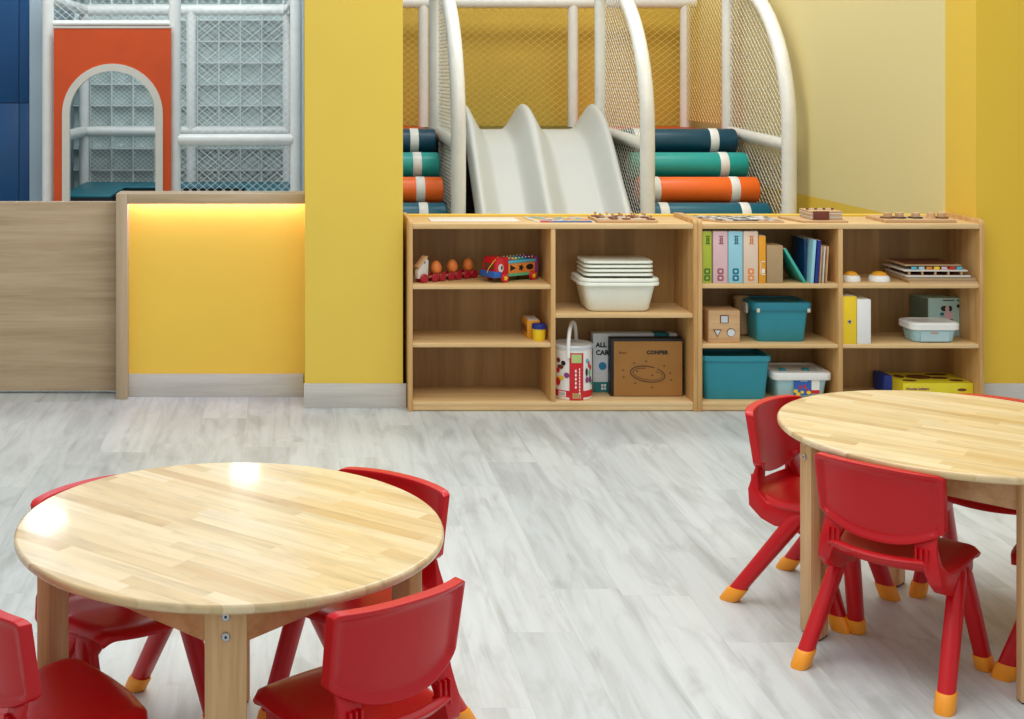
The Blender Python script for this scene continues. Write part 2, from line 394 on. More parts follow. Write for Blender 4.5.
# ------------------------------------------------------------------ nets
def clip_line(p, d, poly):
    t0, t1 = -1e9, 1e9; n = len(poly)
    area = sum(poly[i][0] * poly[(i + 1) % n][1] - poly[(i + 1) % n][0] * poly[i][1] for i in range(n))
    sg = 1 if area > 0 else -1
    for i in range(n):
        a, b = poly[i], poly[(i + 1) % n]
        nx, ny = -(b[1] - a[1]) * sg, (b[0] - a[0]) * sg
        num = (p[0] - a[0]) * nx + (p[1] - a[1]) * ny; den = d[0] * nx + d[1] * ny
        if abs(den) < 1e-9:
            if num < 0: return None
            continue
        tt = -num / den
        if den > 0: t0 = max(t0, tt)
        else: t1 = min(t1, tt)
    return (t0, t1) if t1 > t0 + 1e-4 else None
def net(poly, mp, w, h, r):
    mb = MB(); t = bmesh.new()
    xs = [p[0] for p in poly]; ys = [p[1] for p in poly]
    for sgn in (1, -1):
        d = (w, sgn * h)
        lo = min((x / w - sgn * y / h) for x, y in poly); hi = max((x / w - sgn * y / h) for x, y in poly)
        kk = math.ceil(lo)
        while kk <= hi:
            c = clip_line((kk * w, 0.0), d, poly)
            if c:
                A = Vector(mp(kk * w + c[0] * w, c[0] * sgn * h)); B = Vector(mp(kk * w + c[1] * w, c[1] * sgn * h))
                dd = (B - A).normalized(); u = dd.orthogonal().normalized(); v = dd.cross(u)
                R = [[t.verts.new(P + (u * math.cos(q) + v * math.sin(q)) * r) for q in (0, 2.094, 4.189)] for P in (A, B)]
                for q in range(3): t.faces.new((R[0][q], R[0][(q + 1) % 3], R[1][(q + 1) % 3], R[1][q]))
            kk += 1
    bmesh.ops.recalc_face_normals(t, faces=t.faces); mb._join(t); return mb

# ------------------------------------------------------------------ left climbing frame
R = 0.037
fr = thing('climbing_structure', 'white padded tube climbing frame with white netting behind the wooden partition', 'play frame', (-0.7, 8.3, 0))
FL, BL = 8.3, 9.6
fx = [WX(48, FL), WX(175, FL), WX(296, FL)]
bxs = [WX(84, BL), WX(191, BL), WX(288, BL)]
for x in fx: MB().tube([(x, FL, 0), (x, FL, 2.3)], R).build('post', M['vinyl'], fr)
for x in bxs: MB().tube([(x, BL, 0), (x, BL, 1.88)], R * 0.95).build('post', M['vinyl'], fr)
zt = 1.884
MB().tube([(fx[0], FL, zt), (bxs[0], BL, zt)], R).build('rail', M['vinyl'], fr)
MB().tube([(fx[2], FL, zt), (bxs[2], BL, zt)], R).build('rail', M['vinyl'], fr)
MB().tube([(bxs[0], BL, zt), (bxs[2], BL, zt)], R * 1.1).build('rail', M['vinyl'], fr)
MB().tube([(fx[0], FL, 1.02), (bxs[0], BL, 1.02)], R).build('rail', M['vinyl'], fr)
MB().tube([(bxs[0], BL, 1.02), (bxs[2], BL, 1.02)], R).build('rail', M['vinyl'], fr)
MB().tube([(fx[1] + .02, FL, 1.02), (fx[2] - .02, FL, 1.02)], R).build('rail', M['vinyl'], fr)
MB().tube([(fx[0], FL, 1.735), (fx[1], FL, 1.735)], 0.02).build('rail', M['vinyl'], fr)
MB().tube([(fx[0], FL, 2.28), (fx[2], FL, 2.28)], R).build('rail', M['vinyl'], fr)
net([(fx[1], 0.5), (fx[2], 0.5), (fx[2], 2.25), (fx[1], 2.25)], lambda s, t: (s, FL - 0.01, t), 0.051, 0.042, 0.0016).build('net', M['blind2'], fr, smooth=False)
net([(fx[0], 1.74), (fx[1], 1.74), (fx[1], 2.25), (fx[0], 2.25)], lambda s, t: (s, FL - 0.01, t), 0.051, 0.042, 0.0016).build('net', M['blind2'], fr, smooth=False)
net([(bxs[0], 0.6), (bxs[2], 0.6), (bxs[2], 1.86), (bxs[0], 1.86)], lambda s, t: (s, BL, t), 0.038, 0.031, 0.0016).build('net', M['blind2'], fr, smooth=False)
# orange arched panel
ap = thing('arch_panel', 'orange panel with an arched doorway cut in it, fixed to the white climbing frame', 'panel', (-1.085, 8.22, 0))
px0, px1, Ya = WX(54, 8.24), WX(171, 8.24), 8.24
cxa, cza, ri, ro = WX(112.8, Ya), WZ(114, Ya), 0.262, 0.307
ztop = WZ(28.5, Ya)
def arch_ring(r, x_c=cxa, z_c=cza, n=24): return [(x_c - r * math.cos(pi * i / n), z_c + r * math.sin(pi * i / n)) for i in range(n + 1)]
def strip(outer, inner, y0, y1):
    t = bmesh.new(); n = len(outer)
    V = [[t.verts.new((p[0], y, p[1])) for p in ln] for y in (y0, y1) for ln in (outer, inner)]
    for i in range(n - 1):
        t.faces.new((V[0][i], V[0][i + 1], V[1][i + 1], V[1][i])); t.faces.new((V[2][i], V[3][i], V[3][i + 1], V[2][i + 1]))
        t.faces.new((V[0][i], V[2][i], V[2][i + 1], V[0][i + 1])); t.faces.new((V[1][i], V[1][i + 1], V[3][i + 1], V[3][i]))
    for i in (0, n - 1): t.faces.new((V[0][i], V[1][i], V[3][i], V[2][i]))
    bmesh.ops.recalc_face_normals(t, faces=t.faces); mb = MB(); mb._join(t); return mb
arc = arch_ring(ro)
outer = []
for (x, z) in arc:                                   # project arch points outwards onto the rectangle
    dx, dz = x - cxa, z - cza
    s_ = min((px1 - cxa) / dx if dx > 1e-6 else 1e9, (px0 - cxa) / dx if dx < -1e-6 else 1e9, (ztop - cza) / dz if dz > 1e-6 else 1e9)
    outer.append((cxa + dx * s_, cza + dz * s_))
# insert exact corners
inn = list(arc)
def insert_corner(cx_, cz_):
    for i in range(len(outer) - 1):
        a_, b_ = outer[i], outer[i + 1]
        if (abs(a_[0] - cx_) < 1e-6) != (abs(b_[0] - cx_) < 1e-6) and max(a_[1], b_[1]) > cz_ - 1e-6:
            outer.insert(i + 1, (cx_, cz_)); inn.insert(i + 1, ((inn[i][0] + inn[i + 1][0]) / 2, (inn[i][1] + inn[i + 1][1]) / 2)); return
insert_corner(px0, ztop); insert_corner(px1, ztop)
outer2 = [(px0, 0.0)] + outer + [(px1, 0.0)]; inn2 = [(cxa - ro, 0.0)] + inn + [(cxa + ro, 0.0)]
strip(outer2, inn2, Ya - 0.01, Ya + 0.01).build('board', M['orange_panel'], ap, ang=30)
a1 = [(cxa - ro, 0.0)] + arch_ring(ro) + [(cxa + ro, 0.0)]; a2 = [(cxa - ri, 0.0)] + arch_ring(ri) + [(cxa + ri, 0.0)]
strip(a1, a2, Ya - 0.02, Ya + 0.02).build('arch_edging', M['cream'], ap, ang=40)
MB().box(px0 - 0.006, px1 + 0.006, Ya - 0.014, Ya + 0.014, ztop, ztop + 0.012, 0.003).build('top_edging', M['cream'], ap)
# teal padded platform, U-shaped
pf = thing('padded_platform', 'teal padded U-shaped platform inside the white netted frame', 'platform', (-0.75, 9.0, 0))
zt = 0.668
U = [(-1.44, 8.45), (-1.117, 8.45), (-1.117, 9.12), (-0.298, 9.12), (-0.298, 8.45), (0.02, 8.45), (0.02, 9.52), (-1.44, 9.52)]
MB().prism([(x, y) for x, y in U], 'z', 0, 0.65).build('plinth', M['dark_side'], pf)
MB().prism([(x, y) for x, y in U], 'z', 0.65, zt, 0.008).build('mat', M['teal_mat'], pf)
# blue cabinet far left
bc = thing('tall_cabinet', 'tall glossy dark blue cabinet at the far left, beyond the wooden partition', 'cabinet', (-2.1, 8.3, 0))
xr = -1.664
MB().box(-2.9, xr, 8.62, 8.95, 0, 2.5, 0.003).build('carcass', M['navy'], bc)
zs = WZ(103, 8.6); xs_ = WX(19, 8.6)
for (a, b) in ((-2.4, xs_ - 0.002), (xs_ + 0.002, xr)):
    for (c, d) in ((0.06, zs - 0.003), (zs + 0.003, 2.48)):
        MB().box(a, b, 8.60, 8.62, c, d, 0.002).build('door', M['navy'], bc)

# ------------------------------------------------------------------ right soft-play frame
AX = [0.948, 2.012, 2.81]; Y0, YB, YP = 7.6, 8.67, 9.6
sf = thing('arched_structure', 'white padded tube frame with curved arches and netting around the slide', 'play frame', (1.9, 8.6, 0))
def arch_curve(n=16):
    pts = [(Y0, 0.0), (Y0, 0.6), (Y0, 1.0)]
    for i in range(n + 1):
        a = pi / 2 * i / n
        pts.append((YB - 1.07 * math.cos(a), 1.1 + 0.913 * math.sin(a)))
    return pts
ac = arch_curve()
for i, x in enumerate(AX):
    MB().tube([(x, y, z) for y, z in ac], 0.042, 14).build('arch_tube', M['vinyl'], sf)
    dx = -0.02 if i < 2 else 0.0
    MB().tube([(x + dx, YB, 1.05), (x + dx, YB, 2.05)], 0.037).build('post', M['vinyl'], sf)
    MB().tube([(x, Y0 + .02, 1.02), (x, 8.605, 1.055)], 0.037).build('rail', M['vinyl'], sf)
    MB().tube([(x, YP, 1.052), (x, YP, 1.93)], 0.037).build('post', M['vinyl'], sf)
    poly = [(y, z) for y, z in ac[1:]] + [(YB, 0.6)]
    poly = [(Y0, 0.3)] + [(y, z) for y, z in ac[3:-1]] + [(8.615, 2.01), (8.615, 0.3)]
    net(poly, lambda s, t, X=x: (X, s, t), 0.058, 0.044, 0.002).build('net', M['blind'], sf, smooth=False)
MB().tube([(0.24, YP, 1.94), (2.88, YP, 1.94)], 0.045).build('rail', M['vinyl'], sf)
net([(0.24, 1.06), (2.83, 1.06), (2.83, 1.93), (0.24, 1.93)], lambda s, t: (s, YP, t), 0.060, 0.046, 0.0022).build('net', M['net_tan'], sf, smooth=False)
net([(YB, 1.1), (YP, 1.1), (YP, 1.93), (YB, 1.93)], lambda s, t: (2.81, s, t), 0.058, 0.044, 0.002).build('net', M['net_tan'], sf, smooth=False)
dk = thing('play_platform', 'raised play platform with an orange mat behind the slide and padded rolls', 'platform', (1.5, 9.0, 0))
MB().box(0.22, 2.86, 8.64, 9.86, 0, 1.0).build('base', M['dark_side'], dk)
MB().box(0.22, 0.95, 8.63, 9.86, 1.0, 1.05, 0.01).build('mat', M['mat_orange'], dk)
MB().box(2.03, 2.86, 8.63, 9.86, 1.0, 1.05, 0.01).build('mat', M['mat_orange'], dk)
MB().box(0.955, 2.025, 8.63, 9.86, 1.0, 1.048, 0.01).build('landing_mat', M['olive'], dk)
rolls = [(7.78, 0.605, 'roll_blue', 'bottom'), (7.965, 0.740, 'roll_orange', ''), (8.165, 0.874, 'roll_teal', ''), (8.36, 1.010, 'roll_navy', 'top')]
words = {0: 'petrol blue padded roll, lowest visible of the padded steps', 1: 'orange padded roll with white bands in the padded steps',
         2: 'teal padded roll with white bands in the padded steps', 3: 'dark navy padded roll, topmost of the padded steps'}
for side, (xa, xb, bands, where) in enumerate(((0.215, 0.90, (0.765, 0.33), 'left of the slide'), (2.045, 2.755, (2.61, 2.145), 'right of the slide'))):
    st = MB()
    for (yc, zc, m_, w_) in rolls: st.box(xa, xb + 0.02, yc - 0.03, 8.62, 0, zc - 0.077) if yc < 7.8 else st.box(xa, xb + 0.02, yc - 0.03, 8.62, zc - 0.25, zc - 0.077)
    tag(st.build('step_block', M['dark_side']), 'dark stepped block under the padded rolls ' + where, 'steps')
    for i, (yc, zc, m_, w_) in enumerate(rolls):
        rr = 0.077
        rt = thing('padded_roll', words[i] + ' ' + where, 'padded roll', ((xa + xb) / 2, yc, zc - rr), group='padded rolls forming steps ' + where)
        mt = Matrix.Translation(((xa), yc, zc)) @ Matrix.Rotation(pi / 2, 4, 'Y'); L = xb - xa; e = 0.016
        MB().lathe([(rr - e, 0), (rr - e * .3, e * .3), (rr, e), (rr, L - e), (rr - e * .3, L - e * .3), (rr - e, L)], seg=32, m=mt).build('roll', M[m_], rt)
        for bx_ in bands:
            mt2 = Matrix.Translation((bx_ - 0.026, yc, zc)) @ Matrix.Rotation(pi / 2, 4, 'Y')
            MB().lathe([(rr + 0.0005, 0), (rr + 0.002, 0.003), (rr + 0.002, 0.049), (rr + 0.0005, 0.052)], seg=32, m=mt2).build('band', M['white'], rt)
# slide
RX = [1.073, 1.447, 1.883]
prof = [(8.62, 1.12, 0.09), (8.55, 1.19, 0.12), (8.48, 1.228, 0.147), (8.4, 1.243, 0.165), (8.3, 1.232, 0.165), (8.2, 1.205, 0.165), (8.1, 1.165, 0.155), (8.0, 1.105, 0.145), (7.85, 0.97, 0.135),
        (7.7, 0.835, 0.125), (7.5, 0.655, 0.12), (7.3, 0.475, 0.12), (7.15, 0.35, 0.12), (7.0, 0.25, 0.12), (6.85, 0.19, 0.11), (6.6, 0.16, 0.10), (6.4, 0.15, 0.10)]
def ss(t): t = max(0, min(1, t)); return t * t * (3 - 2 * t)
xsn = []
nn = 66
for i in range(nn + 1): xsn.append(1.035 + (1.925 - 1.035) * i / nn)
def sec(x):
    d = min(abs(x - r) for r in RX)
    if x < RX[0] - 0.012 or x > RX[2] + 0.012: return 1 - 0.9 * ss((d - 0.012) / 0.03)
    q = max(0.0, min(1.0, (d - 0.016) / 0.105))
    return (1 - q) ** 1.8 * (1 + 0.9 * q)
t = bmesh.new(); G = []
for (y, zr, h) in prof: G.append([t.verts.new((x, y, zr - h * (1 - sec(x)))) for x in xsn])
for a_, b_ in zip(G, G[1:]):
    for j in range(nn): t.faces.new((a_[j], a_[j + 1], b_[j + 1], b_[j]))
bmesh.ops.recalc_face_normals(t, faces=t.faces)
mb = MB(); mb._join(t)
sl = mb.build('double_slide', M['slide'], ang=80)
sm = sl.modifiers.new('thickness', 'SOLIDIFY'); sm.thickness = 0.02; sm.offset = -1
ss_ = sl.modifiers.new('smooth', 'SUBSURF'); ss_.levels = ss_.render_levels = 1
tag(sl, 'white moulded double slide with two lanes and rounded rims, between the netted arches', 'slide')

# ------------------------------------------------------------------ cabinets
S = 238.2
def sx_(px): return (px - 290) / S
def sz_(py): return 1.4 - (py - 78) / S
YF, YBK = 5.667, 5.965
def side_panel(x0, x1, z0=0.0, zt=0.806):
    r = 0.022; pts = [(YF - 0.002, z0), (YBK, z0), (YBK, zt)]
    for i in range(6):
        a = pi / 2 + pi / 2 * i / 5
        pts.append((YF - 0.002 + r + r * math.cos(a), zt - r + r * math.sin(a)))
    return MB().prism(pts, 'x', x0, x1, 0.0015)
def cabinet(label, x0, x1, xd, left, right, loc):
    """xd divider centre; left/right lists of shelf z (top, bottom)"""
    c = thing('shelf_cabinet', label, 'cabinet', loc, group=None)
    tk = 0.018
    side_panel(x0, x0 + tk).build('side_panel', M['shelf_v'], c); side_panel(x1 - tk, x1).build('side_panel', M['shelf_v'], c)
    MB().box(x0 + tk, x1 - tk, YF, YBK, 0.766, 0.788, 0.003).build('top_board', M['shelf_h'], c)
    MB().box(x0 + tk, x1 - tk, YF + 0.002, YBK - 0.012, 0.022, 0.040, 0.003).build('bottom_board', M['shelf_h'], c)
    MB().box(x0 + tk, x1 - tk, YF + 0.004, YF + 0.02, 0.003, 0.022, 0.001).build('kickboard', M['shelf_h'], c)
    MB().box(x0 + tk, x1 - tk, YBK - 0.012, YBK - 0.002, 0.03, 0.766).build('back_panel', M['shelf_back'], c)
    MB().box(xd - 0.0095, xd + 0.0095, YF + 0.002, YBK - 0.013, 0.040, 0.766, 0.0015).build('divider', M['shelf_v'], c)
    for (a, b, lst) in ((x0 + tk, xd - 0.0095, left), (xd + 0.0095, x1 - tk, right)):
        for (zt_, zb_) in lst:
            MB().box(a, b, YF + 0.004, YBK - 0.013, zb_, zt_, 0.003).build('shelf', M['shelf_h'], c)
    return c
cabinet('pale pine two-column shelf cabinet holding white bins and a toy bus, beside the yellow pillar', 0.497, 1.7115, 1.1055,
        [(0.5315, 0.5125), (0.287, 0.268)], [(0.411, 0.392)], (1.10, 5.8, 0))
cabinet('pale pine shelf cabinet with six compartments holding books, teal boxes and board games', 1.7125, 2.9135, 2.3125,
        [(0.5365, 0.516), (0.2815, 0.264)], [(0.5365, 0.516), (0.2815, 0.264)], (2.31, 5.8, 0))
z1u, z1l, z1r, zb = 0.5315, 0.287, 0.411, 0.040
z2u, z2l = 0.5365, 0.2815

# --- toy bus
bus = thing('toy_bus', 'wooden toy bus with red cab, shape holes and xylophone roof on the upper shelf', 'toy bus', (0.903, 5.722, z1u), math.radians(31), local=True)
MB().box(-0.008, 0.2, 0.008, 0.092, 0.022, 0.034, 0.002).build('chassis', M['toygreen'], bus)
MB().box(0.035, 0.186, 0.01, 0.09, 0.034, 0.078, 0.001).build('side_board', M['toyorange'], bus)
MB().box(0.035, 0.188, 0.006, 0.094, 0.078, 0.090, 0.002).build('roof_rail', M['sky'], bus)
MB().box(0.186, 0.2, 0.004, 0.096, 0.03, 0.1, 0.002).build('rear_board', M['purple'], bus)
MB().prism([(0.035, 0.034), (0.035, 0.104), (-0.02, 0.106), (-0.032, 0.082), (-0.034, 0.05), (-0.034, 0.034)], 'y', 0.006, 0.094, 0.002).build('cab', M['toyred'], bus)
MB().box(-0.046, -0.006, 0.002, 0.098, 0.022, 0.048, 0.003).build('bumper', M['toyblue'], bus)
t = MB(); t.prism(circ(-0.008, 0.062, 0.014, 0.018), 'y', 0.004, 0.006); t.build('window', M['cream'], bus)
t = MB(); t.prism([(y, z) for y, z in rrect(0.05, 0.068, 0.06, 0.026, 0.008)], 'x', -0.036, -0.033); t.build('windscreen', M['brownprint'], bus)
t = MB(); t.prism(circ(-0.004, 0.064, 0.004, 0.008), 'y', 0.002, 0.004)
t.prism([(0.048, 0.045), (0.078, 0.056), (0.048, 0.072)], 'y', 0.0085, 0.0105)
t.prism([(0.108 + (0.016 if q % 2 == 0 else 0.009) * math.cos(q * pi / 5), 0.056 + (0.016 if q % 2 == 0 else 0.009) * math.sin(q * pi / 5)) for q in range(10)], 'y', 0.0085, 0.0105)
t.prism(circ(0.156, 0.057, 0.02, 0.012, a0=0.2), 'y', 0.0085, 0.0105)
t.build('shape_hole', M['blackp'], bus)
cols = ['toyred', 'toyorange', 'toyyellow', 'toygreen', 'sky', 'toyblue', 'purple', 'toyred']
for i in range(8):
    x = 0.045 + i * 0.0185
    w = MB().box(x, x + 0.012, 0.016, 0.084, 0.092, 0.096, 0.001).build('xylophone_key', M[cols[i]], bus)
    MB().disc((x + 0.006, 0.022, 0.098), (0, 0, 1), 0.003, 0.006, 8).disc((x + 0.006, 0.078, 0.098), (0, 0, 1), 0.003, 0.006, 8).build('pin', M['white'], w)
for x in (0.012, 0.168):
    for y, sg in ((0.0, -1), (0.1, 1)):
        w = MB().disc((x, y + sg * -0.003, 0.0195), (0, 1, 0), 0.019, 0.014, 20, 0.002).build('wheel', M['toyred'], bus)
        t = MB(); yy = y + sg * 0.005
        t.prism([(x + (0.012 if q % 2 == 0 else 0.007) * math.cos(q * pi / 5), 0.0195 + (0.012 if q % 2 == 0 else 0.007) * math.sin(q * pi / 5)) for q in range(10)], 'y', min(yy, yy - sg * 0.002), max(yy, yy - sg * 0.002)).build('hub_flower', M['toyyellow'], w)
MB().tube([(-0.046, 0.05, 0.04), (-0.05, 0.035, 0.06), (-0.035, 0.02, 0.09), (-0.01, 0.02, 0.108)], 0.0016, 6).build('pull_cord', M['toyyellow'], bus)
# --- pull-along train of egg wagons
tr_o = Vector((0.564, 5.716, z1u)); tr_a = math.radians(31)
tr = thing('pull_toy', 'pale wooden bird-shaped pull toy with three wagons and dark red wheels', 'pull toy', tr_o, tr_a, local=True)
MB().prism([(-0.022, 0.018), (0.03, 0.018), (0.034, 0.09), (0.026, 0.104), (0.012, 0.1), (-0.012, 0.07), (-0.022, 0.05)], 'y', 0.006, 0.03, 0.003).build('bird_body', M['cream'], tr)
MB().prism([(-0.02, 0.062), (0.026, 0.106), (0.03, 0.112), (0.018, 0.112), (-0.024, 0.07)], 'y', 0.002, 0.034, 0.002).build('wing', M['block'], tr)
MB().disc((0.012, 0.005, 0.085), (0, 1, 0), 0.003, 0.003, 10).build('eye', M['blackp'], tr)
for y in (0.0, 0.036): MB().disc((0.006, y, 0.0185), (0, 1, 0), 0.0195, 0.012, 20, 0.003).build('wheel', M['toyred2'], tr)
ws = [0.083, 0.170, 0.255]
for w_ in ws:
    wg = MB().box(w_ - 0.028, w_ + 0.028, 0.004, 0.034, 0.014, 0.024, 0.003).disc((w_, 0.019, 0.026), (0, 0, 1), 0.017, 0.006, 16).build('wagon', M['block'], tr)
    for dx in (-0.0195, 0.0195):
        for y in (0.0, 0.038): MB().disc((w_ + dx, y, 0.0185), (0, 1, 0), 0.0185, 0.009, 18, 0.002).build('wheel', M['toyred2'], wg)
MB().tube([(0.03, 0.019, 0.02), (0.30, 0.019, 0.02)], 0.0025, 8).build('coupling_rod', M['block'], tr)
for w_, nm in zip(ws, ('nearest the bird-shaped head', 'in the middle wagon', 'in the last wagon beside the toy bus')):
    p = tr_o + Matrix.Rotation(tr_a, 3, 'Z') @ Vector((w_, 0.019, 0.0292))
    pr = [(0.0235 * math.sin(pi * q / 12) * (1 + 0.12 * math.cos(pi * q / 12)), p.z + 0.029 * (1 - math.cos(pi * q / 12))) for q in range(13)]
    pr[0] = (0.001, pr[0][1]); pr[-1] = (0.001, pr[-1][1])
    tag(MB().lathe(pr, p.x, p.y, 18).build('toy_egg', M['egg'], ang=80), 'orange wooden egg standing in the pull toy, ' + nm, 'toy egg', 'eggs in the pull toy wagons')
# --- dough pots on middle shelf
bxw = thing('dough_box', 'small yellow printed box behind the blue-lidded pot on the middle left shelf', 'box', (1.03, 5.80, z1l))
MB().box(1.015, 1.07, 5.775, 5.90, z1l, z1l + 0.075, 0.002).build('carton', M['amber'], bxw)
MB().box(1.021, 1.065, 5.78, 5.895, z1l + 0.0752, z1l + 0.077).build('white_top_print', M['white'], bxw)
t = MB()
for yy in (5.795, 5.83, 5.87): t.prism(circ(yy, z1l + 0.035, 0.012, 0.017), 'x', 1.0135, 1.015)
t.build('side_print', M['block_dk'], bxw)
jr = thing('dough_pot', 'small yellow pot with a royal blue lid on the middle left shelf', 'pot', (1.058, 5.735, z1l))
MB().lathe([(0.025, z1l), (0.0265, z1l + 0.004), (0.028, z1l + 0.050)], 1.058, 5.735, 24).build('pot', M['binder_y'], jr)
MB().lathe([(0.031, z1l + 0.050), (0.031, z1l + 0.066), (0.0285, z1l + 0.069)], 1.058, 5.735, 24).build('lid', M['navyb'], jr)
# --- white tubs and lids
def tub_mb(cx, cy, z0, wb, db, wt, dt, h, rim=0.012, rimh=0.012, wall=0.003, rad=0.03, flat=False):
    def ring(w, d, z, r): return [Vector((x, y, z)) for x, y in rrect(cx, cy, w, d, r, 5)]
    rg = [ring(wb - .02, db - .02, z0, rad), ring(wb, db, z0 + 0.008, rad), ring(wt, dt, z0 + h - rimh, rad), ring(wt + 2 * rim, dt + 2 * rim, z0 + h - rimh, rad + rim),
          ring(wt + 2 * rim, dt + 2 * rim, z0 + h - 0.003, rad + rim), ring(wt + 2 * rim - 0.006, dt + 2 * rim - 0.006, z0 + h, rad + rim)]
    if not flat: rg += [ring(wt - 2 * wall, dt - 2 * wall, z0 + h, rad), ring(wb - 2 * wall, db - 2 * wall, z0 + 0.006, rad)]
    return MB().rings(rg)
tcx = 1.392; tcy = 5.795
zt = z1r + 0.001
g = 'stacked white storage tubs'
tag(tub_mb(tcx + 0.0, tcy, zt, 0.262, 0.175, 0.305, 0.21, 0.128, 0.018, 0.014).build('storage_tub', M['ivory'], ang=50), 'deep white plastic tub at the bottom of the stack on the right-hand shelf', 'tub', g)
tag(tub_mb(tcx + 0.0, tcy, zt + 0.012, 0.25, 0.165, 0.298, 0.203, 0.131, 0.02, 0.012).build('storage_tub', M['ivory'], ang=50), 'second white tub nested in the deep tub, only its rim showing', 'tub', g)
lb = ['lowest', 'second', 'third', 'topmost']
for i in range(4):
    zz = zt + 0.1445 + i * 0.0176
    tag(tub_mb(tcx + 0.0, tcy, zz, 0.268, 0.16, 0.276, 0.17, 0.0168, 0.009, 0.0095, rad=0.02, flat=True).build('tub_lid', M['ivory'], ang=50),
        'flat white plastic lid, %s of four stacked on the white tubs' % lb[i], 'lid', 'white lids on the tubs')
# --- bucket
bk = thing('toy_bucket', 'white round bucket with a red printed label and tall white handle, bottom shelf', 'bucket', (1.207, 5.772, zb))
bcx, bcy, br, bh = 1.207, 5.772, 0.083, 0.225
MB().lathe([(br - 0.004, zb), (br, zb + 0.003), (br, zb + bh)], bcx, bcy, 40).build('body', M['white'], bk)
MB().lathe([(br + 0.003, zb + bh - 0.012), (br + 0.004, zb + bh), (br, zb + bh + 0.004), (br - 0.006, zb + bh), (br - 0.008, zb + bh - 0.006), (0.002, zb + bh - 0.006)], bcx, bcy, 40).build('lid', M['clear'], bk)
MB().lathe([(br + 0.0008, zb + 0.012), (br + 0.0008, zb + 0.040)], bcx, bcy, 40, cap=False).build('red_band', M['printred'], bk)
def cyl_patch(r, a0, a1, z0, z1, n=8):
    t = bmesh.new(); A = []
    for i in range(n + 1):
        a = math.radians(a0 + (a1 - a0) * i / n)
        A.append([t.verts.new((bcx + r * math.cos(a), bcy + r * math.sin(a), z)) for z in (z0, z1)])
    for i in range(n): t.faces.new((A[i][0], A[i + 1][0], A[i + 1][1], A[i][1]))
    mb = MB(); mb._join(t); return mb
cyl_patch(br + 0.0014, 250, 291, zb + 0.002, zb + bh - 0.025).build('front_label', M['printred'], bk)
cyl_patch(br + 0.002, 256, 285, zb + bh - 0.066, zb + bh - 0.030).build('label_picture', M['printgreen'], bk)
cyl_patch(br + 0.002, 216, 240, zb + 0.014, zb + 0.036).build('barcode_panel', M['white'], bk)
def blob_on(a, z, ra, rz, mt, nm='fruit_print'):
    t = bmesh.new(); vs = []
    for q in range(14):
        th = 2 * pi * q / 14; aa = math.radians(a) + ra * 1.3 * math.cos(th) / br
        vs.append(t.verts.new((bcx + (br + .0022) * math.cos(aa), bcy + (br + .0022) * math.sin(aa), z + rz * 1.3 * math.sin(th))))
    t.faces.new(vs); mb = MB(); mb._join(t); mb.build(nm, mt, bk)
for a, z, ra, rz, mm in ((215, .165, .008, .008, 'block_dk'), (232, .155, .008, .008, 'blackp'), (222, .138, .012, .007, 'block_dk'), (214, .122, .007, .008, 'printred'), (242, .105, .009, .009, 'purple'),
                         (224, .092, .011, .008, 'toyyellow'), (214, .075, .009, .014, 'printred'), (303, .118, .005, .014, 'blackp'), (316, .112, .005, .012, 'toygreen'), (312, .15, .004, .012, 'printred'),
                         (320, .135, .005, .009, 'printred'), (304, .085, .007, .01, 'purple'), (318, .085, .008, .011, 'purple'), (330, .07, .008, .009, 'toygreen'), (305, .165, .006, .007, 'sky')):
    blob_on(a, zb + z, ra, rz, M[mm])
for i in range(5):
    blob_on(268, zb + .125 - i * .017, .0028, .005, M['white'], 'label_text')
for i in range(9):
    blob_on(279, zb + .132 - i * .0125, .002, .0042, M['white'], 'label_text')
for i in range(6): blob_on(219 + i * 3.4, zb + 0.025, .0008, .007, M['blackp'], 'barcode')
for a in (261, 266, 271, 276, 281):
    for zz in (.012, .02, .028): blob_on(a, zb + zz, .0022, .0026, M['printgreen'], 'label_stamp')
hp = []
for i in range(21):
    a = pi * i / 20; hp.append((bcx - 0.034 * math.cos(a), bcy - 0.082 * math.cos(a), zb + bh - 0.045 + 0.135 * (math.sin(a) ** 0.7)))
MB().tube(hp, 0.008, 8).build('handle', M['white'], bk)
# --- white/teal game box
bx1 = thing('activity_box', 'white and teal boxed activity set with bold black letters, behind the brown box', 'box', (1.42, 5.86, zb))
x0, x1_, y0_ = sx_(598) * 1.02, 1.66, 5.835
x0 = WX(593, 5.84); ztp = WZ(333.5, 5.84)
MB().box(x0, 1.676, 5.84, 5.90, zb, ztp, 0.002).build('carton', M['boxwhite'], bx1)
MB().box(x0 + 0.001, x0 + 0.2, 5.838, 5.84, zb + 0.002, zb + 0.045).build('teal_panel', M['boxteal'], bx1)
MB().box(1.575, 1.64, 5.838, 5.903, ztp - 0.02, ztp + 0.001).build('teal_tab', M['boxteal'], bx1)
text('ALL', 0.028, (x0 + 0.012, 5.8385, WZ(347, 5.84)), M['blackp'], bx1, bold=0.0012)
text('CAR', 0.028, (x0 + 0.012, 5.8385, WZ(354, 5.84) - 0.003), M['blackp'], bx1, bold=0.0012)
MB().prism(circ(WX(602.5, 5.84), WZ(366, 5.84), 0.017), 'y', 5.838, 5.84).build('round_badge', M['badge'], bx1)
t = MB()
for q in range(4): t.box(x0 + 0.035 + (q % 2) * 0.012, x0 + 0.044 + (q % 2) * 0.012, 5.837, 5.838, zb + 0.012 + (q // 2) * 0.014, zb + 0.022 + (q // 2) * 0.014)
t.build('icons', M['white'], bx1)
